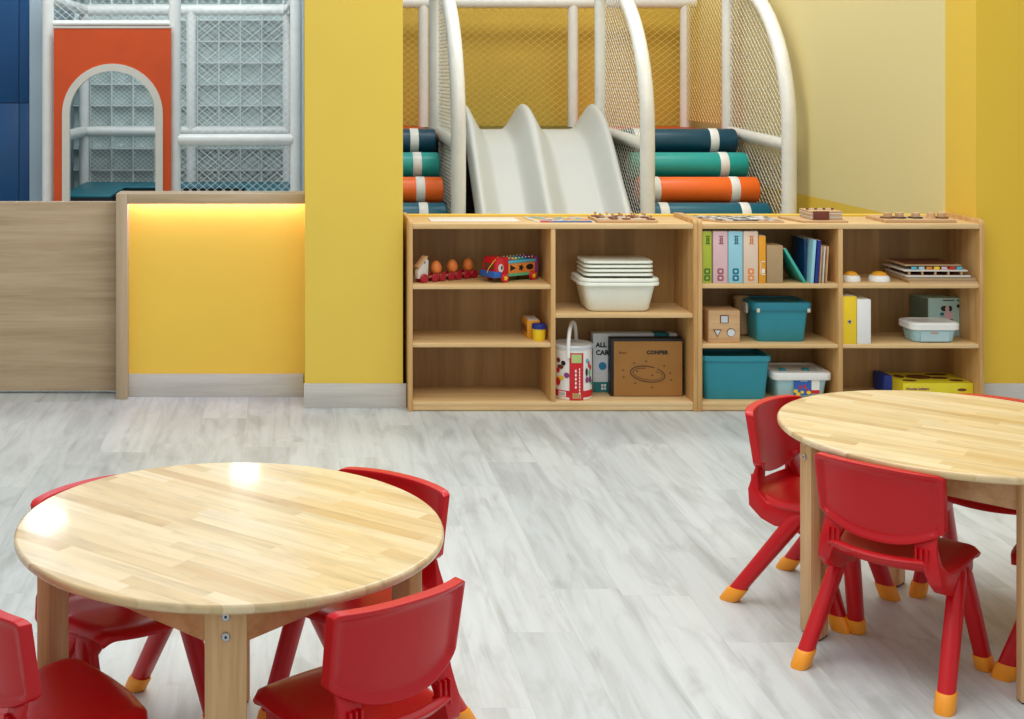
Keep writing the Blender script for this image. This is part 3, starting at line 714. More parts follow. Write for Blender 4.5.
# --- brown kraft box
bx2 = thing('kraft_game_box', 'brown kraft game box with black edges and an oval drawing, bottom shelf', 'box', (1.49, 5.78, zb))
Yb = 5.765; xa, xb_ = WX(611, Yb), WX(683, Yb); za, zc = zb, WZ(338.5, Yb)
MB().box(xa, xb_, Yb, Yb + 0.055, za, zc, 0.002).build('carton', M['blackp'], bx2)
MB().box(xa + 0.012, xb_ - 0.004, Yb - 0.002, Yb, za + 0.003, zc - 0.012).build('front_face', M['kraft'], bx2)
text('CONPER', 0.0215, (WX(646.5, Yb), Yb - 0.0025, WZ(354, Yb)), M['blackp'], bx2, bold=0.0013, spacing=1.12)
text('frem', 0.017, (WX(619, Yb), Yb - 0.0025, WZ(354, Yb)), M['kraft_dk'], bx2)
def oval_line(cx, cz, rx, rz, w, a0, a1, rot, y):
    n = 28; t = bmesh.new(); A = []
    for i in range(n + 1):
        a = a0 + (a1 - a0) * i / n; pr_ = []
        for s_ in (-w / 2, w / 2):
            u, v = (rx + s_) * math.cos(a), (rz + s_) * math.sin(a)
            pr_.append(t.verts.new((cx + u * math.cos(rot) - v * math.sin(rot), y, cz + u * math.sin(rot) + v * math.cos(rot))))
        A.append(pr_)
    for i in range(n): t.faces.new((A[i][0], A[i + 1][0], A[i + 1][1], A[i][1]))
    mb = MB(); mb._join(t); return mb
ocx, ocz = WX(647.5, Yb), WZ(374, Yb)
oval_line(ocx, ocz, 0.074, 0.033, 0.0055, math.radians(70), math.radians(420), math.radians(-9), Yb - 0.0026).build('oval_drawing', M['kraft_dk'], bx2)
oval_line(ocx, ocz, 0.064, 0.024, 0.0035, math.radians(100), math.radians(400), math.radians(-9), Yb - 0.0026).build('oval_drawing', M['kraft_dk'], bx2)
t = MB()
for (px_, py_) in ((623, 370), (623.5, 377), (664, 366), (670, 373), (671, 380), (652, 387), (635, 383), (634, 363), (646, 361), (637, 371), (652, 375), (657, 372)):
    cx_, cz_ = WX(px_, Yb), WZ(py_, Yb)
    t.prism(circ(cx_, cz_, 0.005, 0.003, 7), 'y', Yb - 0.0032, Yb - 0.002)
t.build('small_drawings', M['kraft_dk'], bx2)

# --- upper left compartment of second cabinet: books and binders
Yk = 5.676
def spine(name, label, px0_, px1_, pyt, m_, md, cat='book', badges=True, two=True, depth=0.2, y=Yk, group='upright books on the upper shelf'):
    x0, x1 = WX(px0_, y) + 0.0006, WX(px1_, y) - 0.0006; ztp = WZ(pyt, y)
    b_ = thing(name, label, cat, ((x0 + x1) / 2, y + depth / 2, z2u), group=group)
    MB().box(x0, x1, y, y + depth, z2u, ztp, 0.0025).build('cover', M[m_], b_)
    MB().box(x0 + 0.003, x1 - 0.003, y + 0.006, y + depth + 0.001, z2u + 0.004, ztp + 0.0008).build('pages', M['paper'], b_)
    cx_ = (x0 + x1) / 2; w = (x1 - x0)
    if md:
        if badges:
            for py_ in (271.3, 278): 
                bd = MB().prism(rrect(cx_, WZ(py_, y), 0.026, 0.025, 0.006), 'y', y - 0.0012, y).build('badge', M[md], b_)
                MB().prism(circ(cx_, WZ(py_, y), 0.006, 0.006, 10), 'y', y - 0.002, y - 0.0011).build('badge_icon', M[m_], bd)
        t = MB()
        for q, (dz, ww) in enumerate(((0.0, 0.018), (0.009, 0.010), (0.016, 0.016), (0.024, 0.012), (0.031, 0.02))):
            t.box(cx_ + .003 - ww / 2, cx_ + .003 + ww / 2, y - 0.0012, y, ztp - 0.018 - dz - 0.0035, ztp - 0.018 - dz)
        t.box(cx_ - .003, cx_ - .0005, y - 0.0012, y, ztp - 0.052, ztp - 0.018).box(cx_ + .006, cx_ + .0085, y - 0.0012, y, ztp - 0.05, ztp - 0.022)
        t.build('spine_lettering', M[md], b_)
    return b_
spine('book', 'lime green upright book, leftmost on the upper shelf', 702.3, 712, 231.5, 'lime', 'lime_dk')
spine('book', 'thick pale pink upright book with two plum badges', 713, 728, 231.5, 'pink', 'pink_dk')
spine('book', 'thick light blue upright book with two petrol blue badges', 728.3, 743, 231.5, 'ltblue', 'ltblue_dk')
spine('book', 'thick peach upright book with two orange badges', 743.5, 758.3, 231.5, 'peach', 'peach_dk')
b_ = spine('book', 'narrow amber upright book with a white outlined label', 758.8, 766, 236, 'amber', None)
x0 = WX(760.5, Yk)
MB().box(x0, x0 + 0.002, Yk - 0.001, Yk, 0.573, 0.63).box(x0, x0 + 0.02, Yk - 0.001, Yk, 0.573, 0.576).box(x0, x0 + 0.02, Yk - 0.001, Yk, 0.627, 0.63).build('label_outline', M['white'], b_)
MB().box(x0 + 0.006, x0 + 0.017, Yk - 0.001, Yk, 0.58, 0.598).build('label_print', M['white'], b_)
kb = thing('magazine_box', 'brown kraft file box with a black side, standing between the books', 'box', (2.05, 5.78, z2u))
x0, x1 = WX(767, Yk), WX(783, Yk); zt = WZ(245.5, Yk)
MB().box(x0, x1, Yk, Yk + 0.2, z2u, zt, 0.002).build('box_shell', M['kraft_lt'], kb)
MB().box(x1, x1 + 0.002, Yk + 0.006, Yk + 0.195, z2u + 0.002, zt - 0.003).build('black_side', M['blackp'], kb)
# leaning turquoise book
L_ = 0.172; a = math.atan2(WZ(247, Yk) - z2u, WX(807, Yk) - WX(785, Yk))
xa_ = WX(808, Yk)
mt = Matrix.Translation((xa_, Yk + 0.01, z2u)) @ Matrix.Rotation(-(pi / 2 - a), 4, 'Y')
bk2 = thing('book', 'thin turquoise book leaning diagonally against the kraft file box', 'book', (xa_ - 0.05, Yk + 0.09, z2u), group='upright books on the upper shelf')
MB().box(-0.012, 0.0, 0, 0.17, 0.0, L_, 0.002, m=mt).build('cover', M['turq'], bk2)
MB().box(-0.010, -0.002, 0.004, 0.1705, 0.003, L_ + 0.0005, m=mt).build('pages', M['paper'], bk2)
# dark blue folders slightly tilted
def tilted(label, px_b, pyt, w, tilt, m_, d=0.19, y=Yk, front=None, nm='book', yy=0.0):
    x = WX(px_b, y); hgt = WZ(pyt, y) - z2u
    mt = Matrix.Translation((x, y + yy, z2u + 0.0005)) @ Matrix.Rotation(tilt, 4, 'Y')
    b_ = thing(nm, label, 'book' if nm == 'book' else 'board', (x, y + 0.1, z2u), group='upright books on the upper shelf' if nm == 'book' else 'thin wooden boards beside the books')
    MB().box(0, w, 0, d, 0, hgt, 0.0015, m=mt).build('cover' if nm == 'book' else 'board', M[m_], b_)
    if nm == 'book': MB().box(0.002, w - 0.002, 0.004, d + 0.0005, 0.003, hgt + 0.0005, m=mt).build('pages', M['paper'], b_)
    return b_
tilted('light blue slim book between the dark folder and the navy book', 810.5, 240, 0.013, 0.07, 'ltblue')
tilted('navy blue slim book beside the thin wooden boards', 814.7, 240.5, 0.014, 0.075, 'navyb')
tilted('deep blue folder set back between the leaning book and the light blue book', 808.5, 240.5, 0.010, -0.0, 'deepblue', d=0.15, yy=0.045)
for i, nm in enumerate(('nearest the navy book', 'middle one of three', 'rightmost of three')):
    tilted('thin pale wooden board standing upright, ' + nm, 819.3 + i * 3.2, 246.5, 0.005, 0.06, 'cream' if i == 1 else 'block', nm='wooden_board')
# --- middle left compartment
cb = thing('shape_sorter', 'beech shape-sorting cube with square, triangle and round holes', 'toy', (1.836, 5.75, z2l))
Yc = 5.70; x0, x1 = WX(708.5, Yc), WX(740, Yc); zt = WZ(310.5, Yc) 
MB().box(x0, x1, Yc, Yc + 0.125, z2l, zt, 0.003).build('cube_body', M['block'], cb)
t = MB().box(WX(720, Yc), WX(728.5, Yc), Yc - 0.0015, Yc, WZ(323, Yc), WZ(315, Yc)); t.build('hole_edge', M['brownprint'], cb); t = MB().prism([(WX(713, Yc), WZ(329.5, Yc)), (WX(721.5, Yc), WZ(329.5, Yc)), (WX(717.5, Yc), WZ(337, Yc))], 'y', Yc - 0.0015, Yc); t.build('hole_edge', M['brownprint'], cb)
t = MB().prism(circ(WX(731, Yc), WZ(332.5, Yc), 0.018), 'y', Yc - 0.0015, Yc); t.build('hole_edge', M['brownprint'], cb)
t = MB().box(WX(721, Yc), WX(727.5, Yc), Yc - 0.0025, Yc - .001, WZ(322.5, Yc), WZ(316, Yc)); t.build('hole', M['clear'], cb); t = MB().prism([(WX(714.5, Yc), WZ(330.3, Yc)), (WX(720.3, Yc), WZ(330.3, Yc)), (WX(717.5, Yc), WZ(335.5, Yc))], 'y', Yc - 0.0025, Yc - .001); t.build('hole', M['clear'], cb)
t = MB().prism(circ(WX(731, Yc), WZ(332.7, Yc), 0.0155), 'y', Yc - 0.0025, Yc - .001); t.build('hole', M['clear'], cb)
def lidbox(label, px0_, px1_, pyt, pylid, z0, y, depth, mb_, ml, hand=None, cat='storage box', taper=0.03, lid_over=0.012):
    x0, x1 = WX(px0_, y), WX(px1_, y); zt = WZ(pyt, y); zl = WZ(pylid, y)
    o_ = thing('storage_box', label, cat, ((x0 + x1) / 2, y + depth / 2, z0))
    cx_, cy_ = (x0 + x1) / 2, y + depth / 2; w = x1 - x0
    def ring(w_, d_, z_, r_): return [Vector((p, q, z_)) for p, q in rrect(cx_, cy_, w_, d_, r_, 5)]
    wb = w - 2 * lid_over
    MB().rings([ring(wb - taper, depth - taper - .03, z0, .015), ring(wb - taper + .006, depth - taper - .02, z0 + .006, .018), ring(wb, depth - .024, zl, .02)]).build('tub', mb_, o_)
    MB().rings([ring(w - .004, depth - .004, zl - .008, .024), ring(w, depth, zl - .004, .026), ring(w, depth, zt - .006, .026), ring(w - .008, depth - .008, zt, .024), ring(w - .05, depth - .05, zt + 0.001, .02), ring(w - .056, depth - .056, zt - 0.004, .02)]).build('lid', ml, o_)
    return o_, x0, x1, zt, zl
o_, x0, x1, zt, zl = lidbox('teal plastic storage box with a matching lid and white clips on the middle shelf', 754, 813, 303, 309, z2l, 5.70, 0.20, M['tub_teal'], M['tub_lid'])
for q in ((x0 - 0.006, x0 + 0.002, 5.78, 5.83, zl - 0.03, zl + 0.012), (x1 - 0.002, x1 + 0.006, 5.78, 5.83, zl - 0.03, zl + 0.012), (x0 + 0.012, x0 + 0.024, 5.696, 5.703, zl - 0.014, zl + 0.002), (x1 - 0.024, x1 - 0.012, 5.696, 5.703, zl - 0.014, zl + 0.002)):
    MB().box(*q, 0.001).build('clip', M['cream'], o_)
x = WX(741, 5.87)
t = MB().disc((x, 5.87, z2l + 0.085), (0, 0, 1), 0.03, 0.17, 24, 0.012)
t.disc((x, 5.87, z2l + 0.165), (0, 0, 1), 0.034, 0.02, 24, 0.008)
tag(t.build('wooden_jar', M['kraft_lt']), 'round brown topped jar half hidden behind the teal lidded box', 'jar')
# --- bottom left compartment: open teal tub, pale blue box
o_ = thing('storage_tub', 'large plain teal plastic tub on the bottom shelf, leftmost in the second cabinet', 'tub', (1.88, 5.79, zb))
cx_, w, y = WX(737.5, 5.69), WX(773, 5.69) - WX(702.2, 5.69), 5.69
zt = WZ(356.5, y)
def ring(w_, d_, z_, r_, cx_=cx_ - 0.0, cy_=5.80): return [Vector((p, q, z_)) for p, q in rrect(cx_, cy_, w_, d_, r_, 5)]
MB().rings([ring(w - .045, .17, zb, .02), ring(w - .04, .175, zb + .006, .022), ring(w - .014, .20, zt - .022, .024)]).build('tub', M['tub_teal'], o_)
MB().rings([ring(w - .014, .202, zt - .024, .024), ring(w - .001, .214, zt - .022, .026), ring(w - .001, .214, zt - .004, .026), ring(w - .006, .21, zt, .026), ring(w - .024, .19, zt, .022), ring(w - .028, .188, zt - .02, .022)]).build('rim', M['tub_teal'], o_)
o_, x0, x1, zt, zl = lidbox('pale blue storage box with a white lid and a blue picture label', 773.5, 833, 373, 378.5, zb, 5.70, 0.22, M['paleblue'], M['white'], lid_over=0.016)
yy = 5.709
sl_ = MB().box(WX(794, yy), WX(811, yy), yy - .001, yy + .004, WZ(395, yy), WZ(378, yy)).build('picture_label', M['toyblue'], o_)
text('BLOCKS', 0.008, (WX(800.5, yy), yy - .0015, WZ(381.5, yy)), M['white'], sl_, align='LEFT')
t = MB()
for i, (px_, py_, r_) in enumerate(((800, 387, .006), (804.5, 386.5, .007), (807, 390, .005))): t.prism(circ(WX(px_, yy), WZ(py_, yy), r_ * .8, r_ * 1.5, 8), 'y', yy - .002, yy - .001)
t.build('label_figures', M['printred'], sl_)
t = MB()
for i, (px_, py_, r_) in enumerate(((795.5, 391, .01), (802, 392, .008), (808.5, 392.5, .01), (798, 394, .01))): t.prism(circ(WX(px_, yy), WZ(py_, yy), r_, r_ * .8, 8), 'y', yy - .003, yy - .002)
t.build('label_blocks', M['toyyellow'], sl_)
MB().box(WX(811.5, yy), WX(819.5, yy), yy - .001, yy + .004, WZ(390, yy), WZ(380, yy)).build('white_label', M['white'], o_)
MB().box(WX(810.5, yy), WX(819.5, yy), yy - .001, yy + .004, WZ(393.5, yy), WZ(390, yy)).build('red_label', M['printred'], o_)
MB().box(x0 + .05, x0 + .075, 5.76, 5.79, zt - .004, zt + .004, .001).build('handle_slot', M['tub_teal'], o_); MB().box(x1 - .1, x1 - .075, 5.76, 5.79, zt - .004, zt + .004, .001).build('handle_slot', M['tub_teal'], o_)
# --- right column, top shelf: buzzers, puzzle boards
for (pc, pyb, w, nm) in ((851, 282, 0.078, 'nearest the divider'), (879, 281.3, 0.088, 'beside the stacked puzzles')):
    y = 5.73; x = WX(pc, y)
    z0 = z2u
    b_ = thing('answer_buzzer', 'round white push buzzer with a yellow button, ' + nm, 'buzzer', (x, y, z0), group='buzzers on the upper right shelf')
    MB().lathe([(w * .5 - .003, z0), (w * .5, z0 + .004), (w * .48, z0 + .018), (w * .43, z0 + .026), (w * .36, z0 + .028)], x, y, 28).build('base', M['white'], b_)
    MB().lathe([(w * .36, z0 + .026), (w * .35, z0 + .032), (w * .27, z0 + .039), (w * .13, z0 + .043), (.001, z0 + .044)], x, y, 28).build('button', M['amber'], b_)
def board(label, x0, x1, y0, y1, z0, h, m_, top=None, rot=0.0, knobs=0, cols=None):
    b_ = thing('puzzle_board', label, 'puzzle', ((x0 + x1) / 2, (y0 + y1) / 2, z0), rot, 'puzzle boards stacked on the upper right shelf', local=False)
    MB().box(x0, x1, y0, y1, z0, z0 + h, 0.0015).build('board', M[m_], b_)
    if top: MB().box(x0 + .012, x1 - .012, y0 + .012, y1 - .012, z0 + h, z0 + h + .0015).build('picture', M[top], b_)
    return b_
z0 = z2u
board('widest plain wooden puzzle board, bottom of the stack beside the buzzers', 2.605, 2.8925, 5.674, 5.9, z0, 0.008, 'block')
board('wooden puzzle board with brown edge, second from bottom of the stack', 2.60, 2.888, 5.678, 5.9, z0 + 0.009, 0.012, 'kraft_lt', 'brownprint')
board('pale wooden puzzle board, third from bottom of the stack', 2.60, 2.868, 5.685, 5.9, z0 + 0.0235, 0.008, 'cream', 'brownprint')
b_ = board('puzzle board with small square wooden feet and coloured pieces on top', 2.59, 2.858, 5.69, 5.9, z0 + 0.0475, 0.006, 'cream')
t = MB()
for i in range(5):
    t.box(2.61 + i * .055, 2.617 + i * .055, 5.695, 5.705, z0 + .033, z0 + .0475)
    t.box(2.61 + i * .055, 2.617 + i * .055, 5.88, 5.89, z0 + .033, z0 + .0475)
t.build('foot', M['block'], b_)
for i in range(7):
    MB().box(2.625 + i * .032, 2.648 + i * .032, 5.70, 5.706 if 0 else 5.709, z0 + .0535, z0 + .0655, .002).build('coloured_piece', M[['sky', 'bluegrey', 'toyorange', 'toyyellow', 'pink', 'toyred', 'sky'][i]], b_)
board('brown topped puzzle board on top of the stack beside the buzzers', 2.60, 2.84, 5.71, 5.9, z0 + 0.067, 0.007, 'kraft_lt', 'brownprint')
# --- middle right: binders, mint box, container
y = 5.676
by = thing('binder', 'yellow binder standing upright with a small ring hole', 'binder', (WX(849, y), y + .11, z2l))
MB().box(WX(842.7, y), WX(856.7, y), y, y + .22, z2l, WZ(296.5, y), .002).build('cover', M['binder_y'], by)
MB().disc((WX(849.5, y), y - .001, WZ(321.5, y)), (0, 1, 0), .008, .003, 18).build('ring', M['steel'], by)
MB().disc((WX(849.5, y), y - .0025, WZ(321.5, y)), (0, 1, 0), .0045, .002, 14).build('ring_hole', M['blackp'], by)
MB().box(WX(844, y), WX(855.5, y), y + .01, y + .2205, z2l + .004, WZ(296.5, y) + .0008).build('pages', M['paper'], by)
bw = thing('binder', 'plain white binder standing beside the yellow one', 'binder', (WX(864, y), y + .11, z2l))
MB().box(WX(857.3, y), WX(871, y), y, y + .21, z2l, WZ(299.5, y), .002).build('cover', M['white'], bw)
MB().box(WX(858.5, y), WX(870, y), y + .01, y + .2105, z2l + .004, WZ(299.5, y) + .0008).build('pages', M['paper'], bw)
y = 5.84
mbx = thing('toy_box', 'pale mint green boxed toy with a black and white cow picture', 'box', (2.76, 5.89, z2l))
mt = None
xl, xr_ = WX(917.5, 5.90), WX(963, y)
xf = WX(928.5, y)
MB().prism([(xf, y), (xr_, y), (xr_, y + .105), (xf - .03, y + .105)], 'z', z2l, WZ(298, y), .002).build('carton', M['mint'], mbx)
t = MB(); t.prism([(xf - .0012, y + .003), (xf - .0002, y + .003), (xf - .0302, y + .104), (xf - .0312, y + .104)], 'z', z2l + .002, WZ(298, y) - .002); t.build('side_print', M['mint_dk'], mbx)
t = MB().prism(circ(WX(944, y), WZ(308.5, y), .014, .012, 12), 'y', y - .0015, y).prism(circ(WX(950, y), WZ(308.5, y), .009, .012, 12), 'y', y - .0015, y)
t.prism(circ(WX(939.5, y), WZ(320, y), .012, .004, 10), 'y', y - .0015, y).prism(circ(WX(950.5, y), WZ(320, y), .012, .004, 10), 'y', y - .0015, y)
t.box(WX(943, y), WX(954, y), y - .0015, y, WZ(300.8, y), WZ(299.9, y)).prism(circ(WX(958, y), WZ(300.5, y), .004, .004, 8), 'y', y - .0015, y).prism(circ(WX(958, y), WZ(306, y), .006, .008, 8), 'y', y - .0015, y)
t.build('cow_print', M['blackp'], mbx)
MB().prism(circ(WX(947, y), WZ(309, y), .009, .012, 12), 'y', y - .0025, y - .0015).prism(rrect(WX(948, y), WZ(315.5, y), .04, .034, .008), 'y', y - .0012, y).build('cow_face_print', M['pink'], mbx)
MB().prism(rrect(WX(942, y), WZ(314, y), .017, .013, .004), 'y', y - .0022, y - .001).build('green_print', M['boxteal'], mbx)
y = 5.69
cx_ = WX(936.5, y); z0 = z2l
ct = thing('lidded_container', 'shallow pale blue food-style container with a white clip lid and white label', 'container', (cx_, y + .07, z0))
def ring2(w_, d_, z_, r_): return [Vector((p, q, z_)) for p, q in rrect(cx_ + .002, y + .075, w_, d_, r_, 6)]
MB().rings([ring2(.162, .105, z0, .03), ring2(.172, .115, z0 + .005, .03), ring2(.19, .13, WZ(330, y), .032)]).build('tub', M['paleblue'], ct)
zl = WZ(330, y); zt = WZ(324, y)
MB().rings([ring2(.203, .142, zl - .003, .034), ring2(.214, .15, zl, .036), ring2(.214, .15, zt - .003, .036), ring2(.204, .142, zt + .002, .034), ring2(.18, .12, zt + .004, .03), ring2(.17, .11, zt, .03)]).build('lid', M['white'], ct)
MB().box(WX(922, y), WX(950, y), y + .009, y + .014, z0 + .006, z0 + .05).build('label', M['bluegrey'], ct)
text('TOOLS', .010, (WX(931.5, y), y + .0085, z0 + .038), M['peach_dk'], ct, bold=.0004)
# --- bottom right: yellow game box
y = 5.715
gb = thing('board_game', 'yellow board game box with a blue end and brown round pictures, bottom right shelf', 'board game', (WX(935, y), y + .12, zb))
xa_, xb_ = WX(903, y), WX(973.5, y); zt = WZ(383.2, y)
MB().box(xa_, xb_, y, y + .215, zb, zt, .002).build('carton', M['gameyellow'], gb)
t = MB()
for (dx, dy, rx_, ry_) in ((.05, .05, .03, .018), (.12, .12, .055, .04), (.20, .10, .04, .02), (.25, .05, .03, .02), (.22, .17, .05, .02), (.04, .13, .02, .03)):
    t.prism(circ(xa_ + dx, y + dy, rx_, ry_, 18), 'z', zt, zt + .001)
t.build('top_pictures', M['brownprint'], gb)
text('Wooden Solitaire', .0135, (WX(906, y), y - .001, WZ(389.8, y)), M['purple'], gb, bold=.0004)
t = MB().prism(circ(WX(962, y), WZ(389.8, y), .02, .006, 12, .4), 'y', y - .001, y).build('side_picture', M['block_dk'], gb)
MB().prism([(xa_ - .001, y + .10), (xa_ - .001, y + .215), (xa_ - .035, y + .215), (xa_ - .03, y + .12)], 'z', zb, zt + .008, .002).build('blue_end', M['gameblue'], gb)

# --- items on top of the cabinets
zt0 = 0.788
y = 5.75
o_ = MB().box(.60, .98, 5.74, 5.9, zt0, zt0 + .003, .001); o_ = o_.build('paper_board', M['paper']); tag(o_, 'flat pale cardboard sheet lying on top of the first cabinet, left end', 'cardboard sheet')
pb = thing('picture_book', 'thin colourful picture board lying flat on top of the first cabinet', 'picture board', (1.155, 5.78, zt0))
MB().prism([(1.02, 5.90), (1.05, 5.72), (1.29, 5.72), (1.25, 5.90)], 'z', zt0, zt0 + .006, .001).build('board', M['white'], pb)
MB().prism([(1.035, 5.89), (1.06, 5.73), (1.28, 5.73), (1.242, 5.89)], 'z', zt0 + .006, zt0 + .0072).build('picture', M['colours'], pb)
MB().box(1.06, 1.105, 5.7185, 5.72, zt0 + .001, zt0 + .006).build('red_edge', M['toyred'], pb)
MB().box(1.105, 1.28, 5.7185, 5.72, zt0 + .001, zt0 + .006).build('blue_edge', M['toyblue'], pb)
pp = thing('peg_puzzle', 'flat wooden tray puzzle with many small knobs, on top near the middle gap', 'puzzle', (1.42, 5.79, zt0))
MB().box(1.30, 1.555, 5.70, 5.90, zt0, zt0 + .012, .002).build('tray', M['block'], pp)
rnd = random.Random(3)
for i in range(5):
    for j in range(3):
        x = 1.33 + i * .049 + rnd.uniform(-.006, .006); yy = 5.73 + j * .062 + rnd.uniform(-.006, .006)
        pc_ = MB().prism(circ(x, yy, .019, .022, 9, rnd.random()), 'z', zt0 + .012, zt0 + .016, .0008).build('puzzle_piece', M['block_dk' if (i + j) % 3 else 'cream'], pp)
        MB().lathe([(.003, zt0 + .016), (.003, zt0 + .022), (.006, zt0 + .026), (.006, zt0 + .03), (.003, zt0 + .033)], x, yy, 10).build('knob', M['block'], pc_)
jp = thing('mosaic_board', 'flat board with a black and white mosaic print, on top of the second cabinet', 'board', (1.88, 5.8, zt0))
MB().prism([(1.69 + .04, 5.90), (1.735, 5.84), (1.83, 5.705), (2.09, 5.705), (2.07, 5.90)], 'z', zt0, zt0 + .007, .001).build('board', M['block'], jp)
MB().prism([(1.74, 5.89), (1.745, 5.845), (1.835, 5.712), (2.08, 5.712), (2.06, 5.89)], 'z', zt0 + .007, zt0 + .012, .001).build('mosaic', M['mosaic'], jp)
bl = thing('block_tray', 'wooden tray holding a slatted block with a dark red-brown front piece', 'toy', (2.24, 5.8, zt0))
MB().prism([(2.13, 5.90), (2.165, 5.705), (2.36, 5.705), (2.35, 5.90)], 'z', zt0, zt0 + .010, .002).build('tray', M['block'], bl)
for i in range(5): MB().box(2.21, 2.345, 5.73, 5.86, zt0 + .010 + i * .0075, zt0 + .0165 + i * .0075, .0012).build('slat', M['cream' if i % 2 else 'block'], bl)
MB().box(2.22, 2.285, 5.72, 5.73, zt0 + .011, zt0 + .047, .001).build('front_block', M['block_dk'], bl)
for i in range(7): MB().disc((2.222 + i * .018, 5.8, zt0 + .050), (0, 0, 1), .006, .006, 10).build('peg', M['cream' if i % 2 else 'block_dk'], bl)
kt = thing('knob_tray', 'long wooden tray with five knobbed discs, right end of the cabinet top', 'toy', (2.63, 5.8, zt0))
MB().box(2.515, 2.815, 5.70, 5.90, zt0, zt0 + .014, .002).build('tray', M['block'], kt)
for i, (x, m_) in enumerate(((2.55, 'brownprint'), (2.60, 'blackp'), (2.67, 'blackp'), (2.735, 'block'), (2.78, 'brownprint'))):
    d_ = MB().disc((x, 5.765, zt0 + .0165), (0, 0, 1), .030 if m_ != 'block' else .02, .005, 24, .001).build('disc', M[m_], kt)
    MB().lathe([(.017, zt0 + .019), (.017, zt0 + .036), (.015, zt0 + .038)], x + .003, 5.768, 16).build('knob', M['block'], d_)

# ------------------------------------------------------------------ tables
def make_table(label, loc):
    T = thing('round_table', label, 'table', loc, 0, 'low round children\'s tables', local=True)
    Rt, h, th = 0.4205, 0.52, 0.019
    pr = [(Rt - .006, h - th), (Rt - .001, h - th + .004), (Rt, h - th + .007), (Rt, h - .006), (Rt - .0015, h - .0015), (Rt - .005, h), (Rt - .0055, h), (Rt - .02, h), (.2, h), (.002, h)]
    MB().lathe(pr, seg=96).build('tabletop', M['tabletop'], T, ang=50)
    hw = 0.036; s1 = 0.024; ro_ = 0.376
    sec_ = [(-hw, -ro_), (hw, -ro_), (hw, -ro_ + s1), (0.004, -ro_ + s1 + hw - .004), (-0.004, -ro_ + s1 + hw - .004), (-hw, -ro_ + s1)]
    for q in range(4):
        m4 = Matrix.Rotation(q * pi / 2, 4, 'Z')
        lg = MB().prism(sec_, 'z', 0.004, h - th, 0.002, m=m4).build('leg', M['table_leg'], T)
        MB().prism([(x * .9, -ro_ + .003 + (y_ + ro_) * .9) for x, y_ in sec_], 'z', 0.0, 0.004, m=m4).build('foot_pad', M['blackp'], lg)
        for zz in (0.4835, 0.449):
            c = m4 @ Vector((0, -ro_ - .002, zz)); ax = (m4 @ Vector((0, -1, 0)))
            bt = MB().disc(c, ax, .0078, .005, 16, .0012).build('bolt', M['steel'], lg)
            MB().disc(m4 @ Vector((0, -ro_ - .0045, zz)), ax, .0025, .001, 6).build('socket', M['blackp'], bt)
        # apron between this leg and the next
        A = Vector((hw * .55, -ro_ + s1 + hw * .25, 0)); B = Vector((ro_ - s1 - hw * .25, -hw * .55, 0))
        d_ = (B - A).normalized(); n_ = Vector((d_.y, -d_.x, 0)) * .009
        pts = [(A + n_)[:2], (B + n_)[:2], (B - n_)[:2], (A - n_)[:2]]
        MB().prism(pts, 'z', 0.425, h - th, .001, m=m4).build('apron', M['apron'], T)
    return T
T1 = make_table('round pale wooden table in the left foreground with light reflected in its top', (-0.118, 2.675, 0))
T2 = copy_tree(T1); T2.location = (1.670, 3.39, 0)
T1.rotation_euler = (0, 0, math.radians(1.3))
T2['label'] = 'round pale wooden table at the right edge, closer to the shelf cabinets'

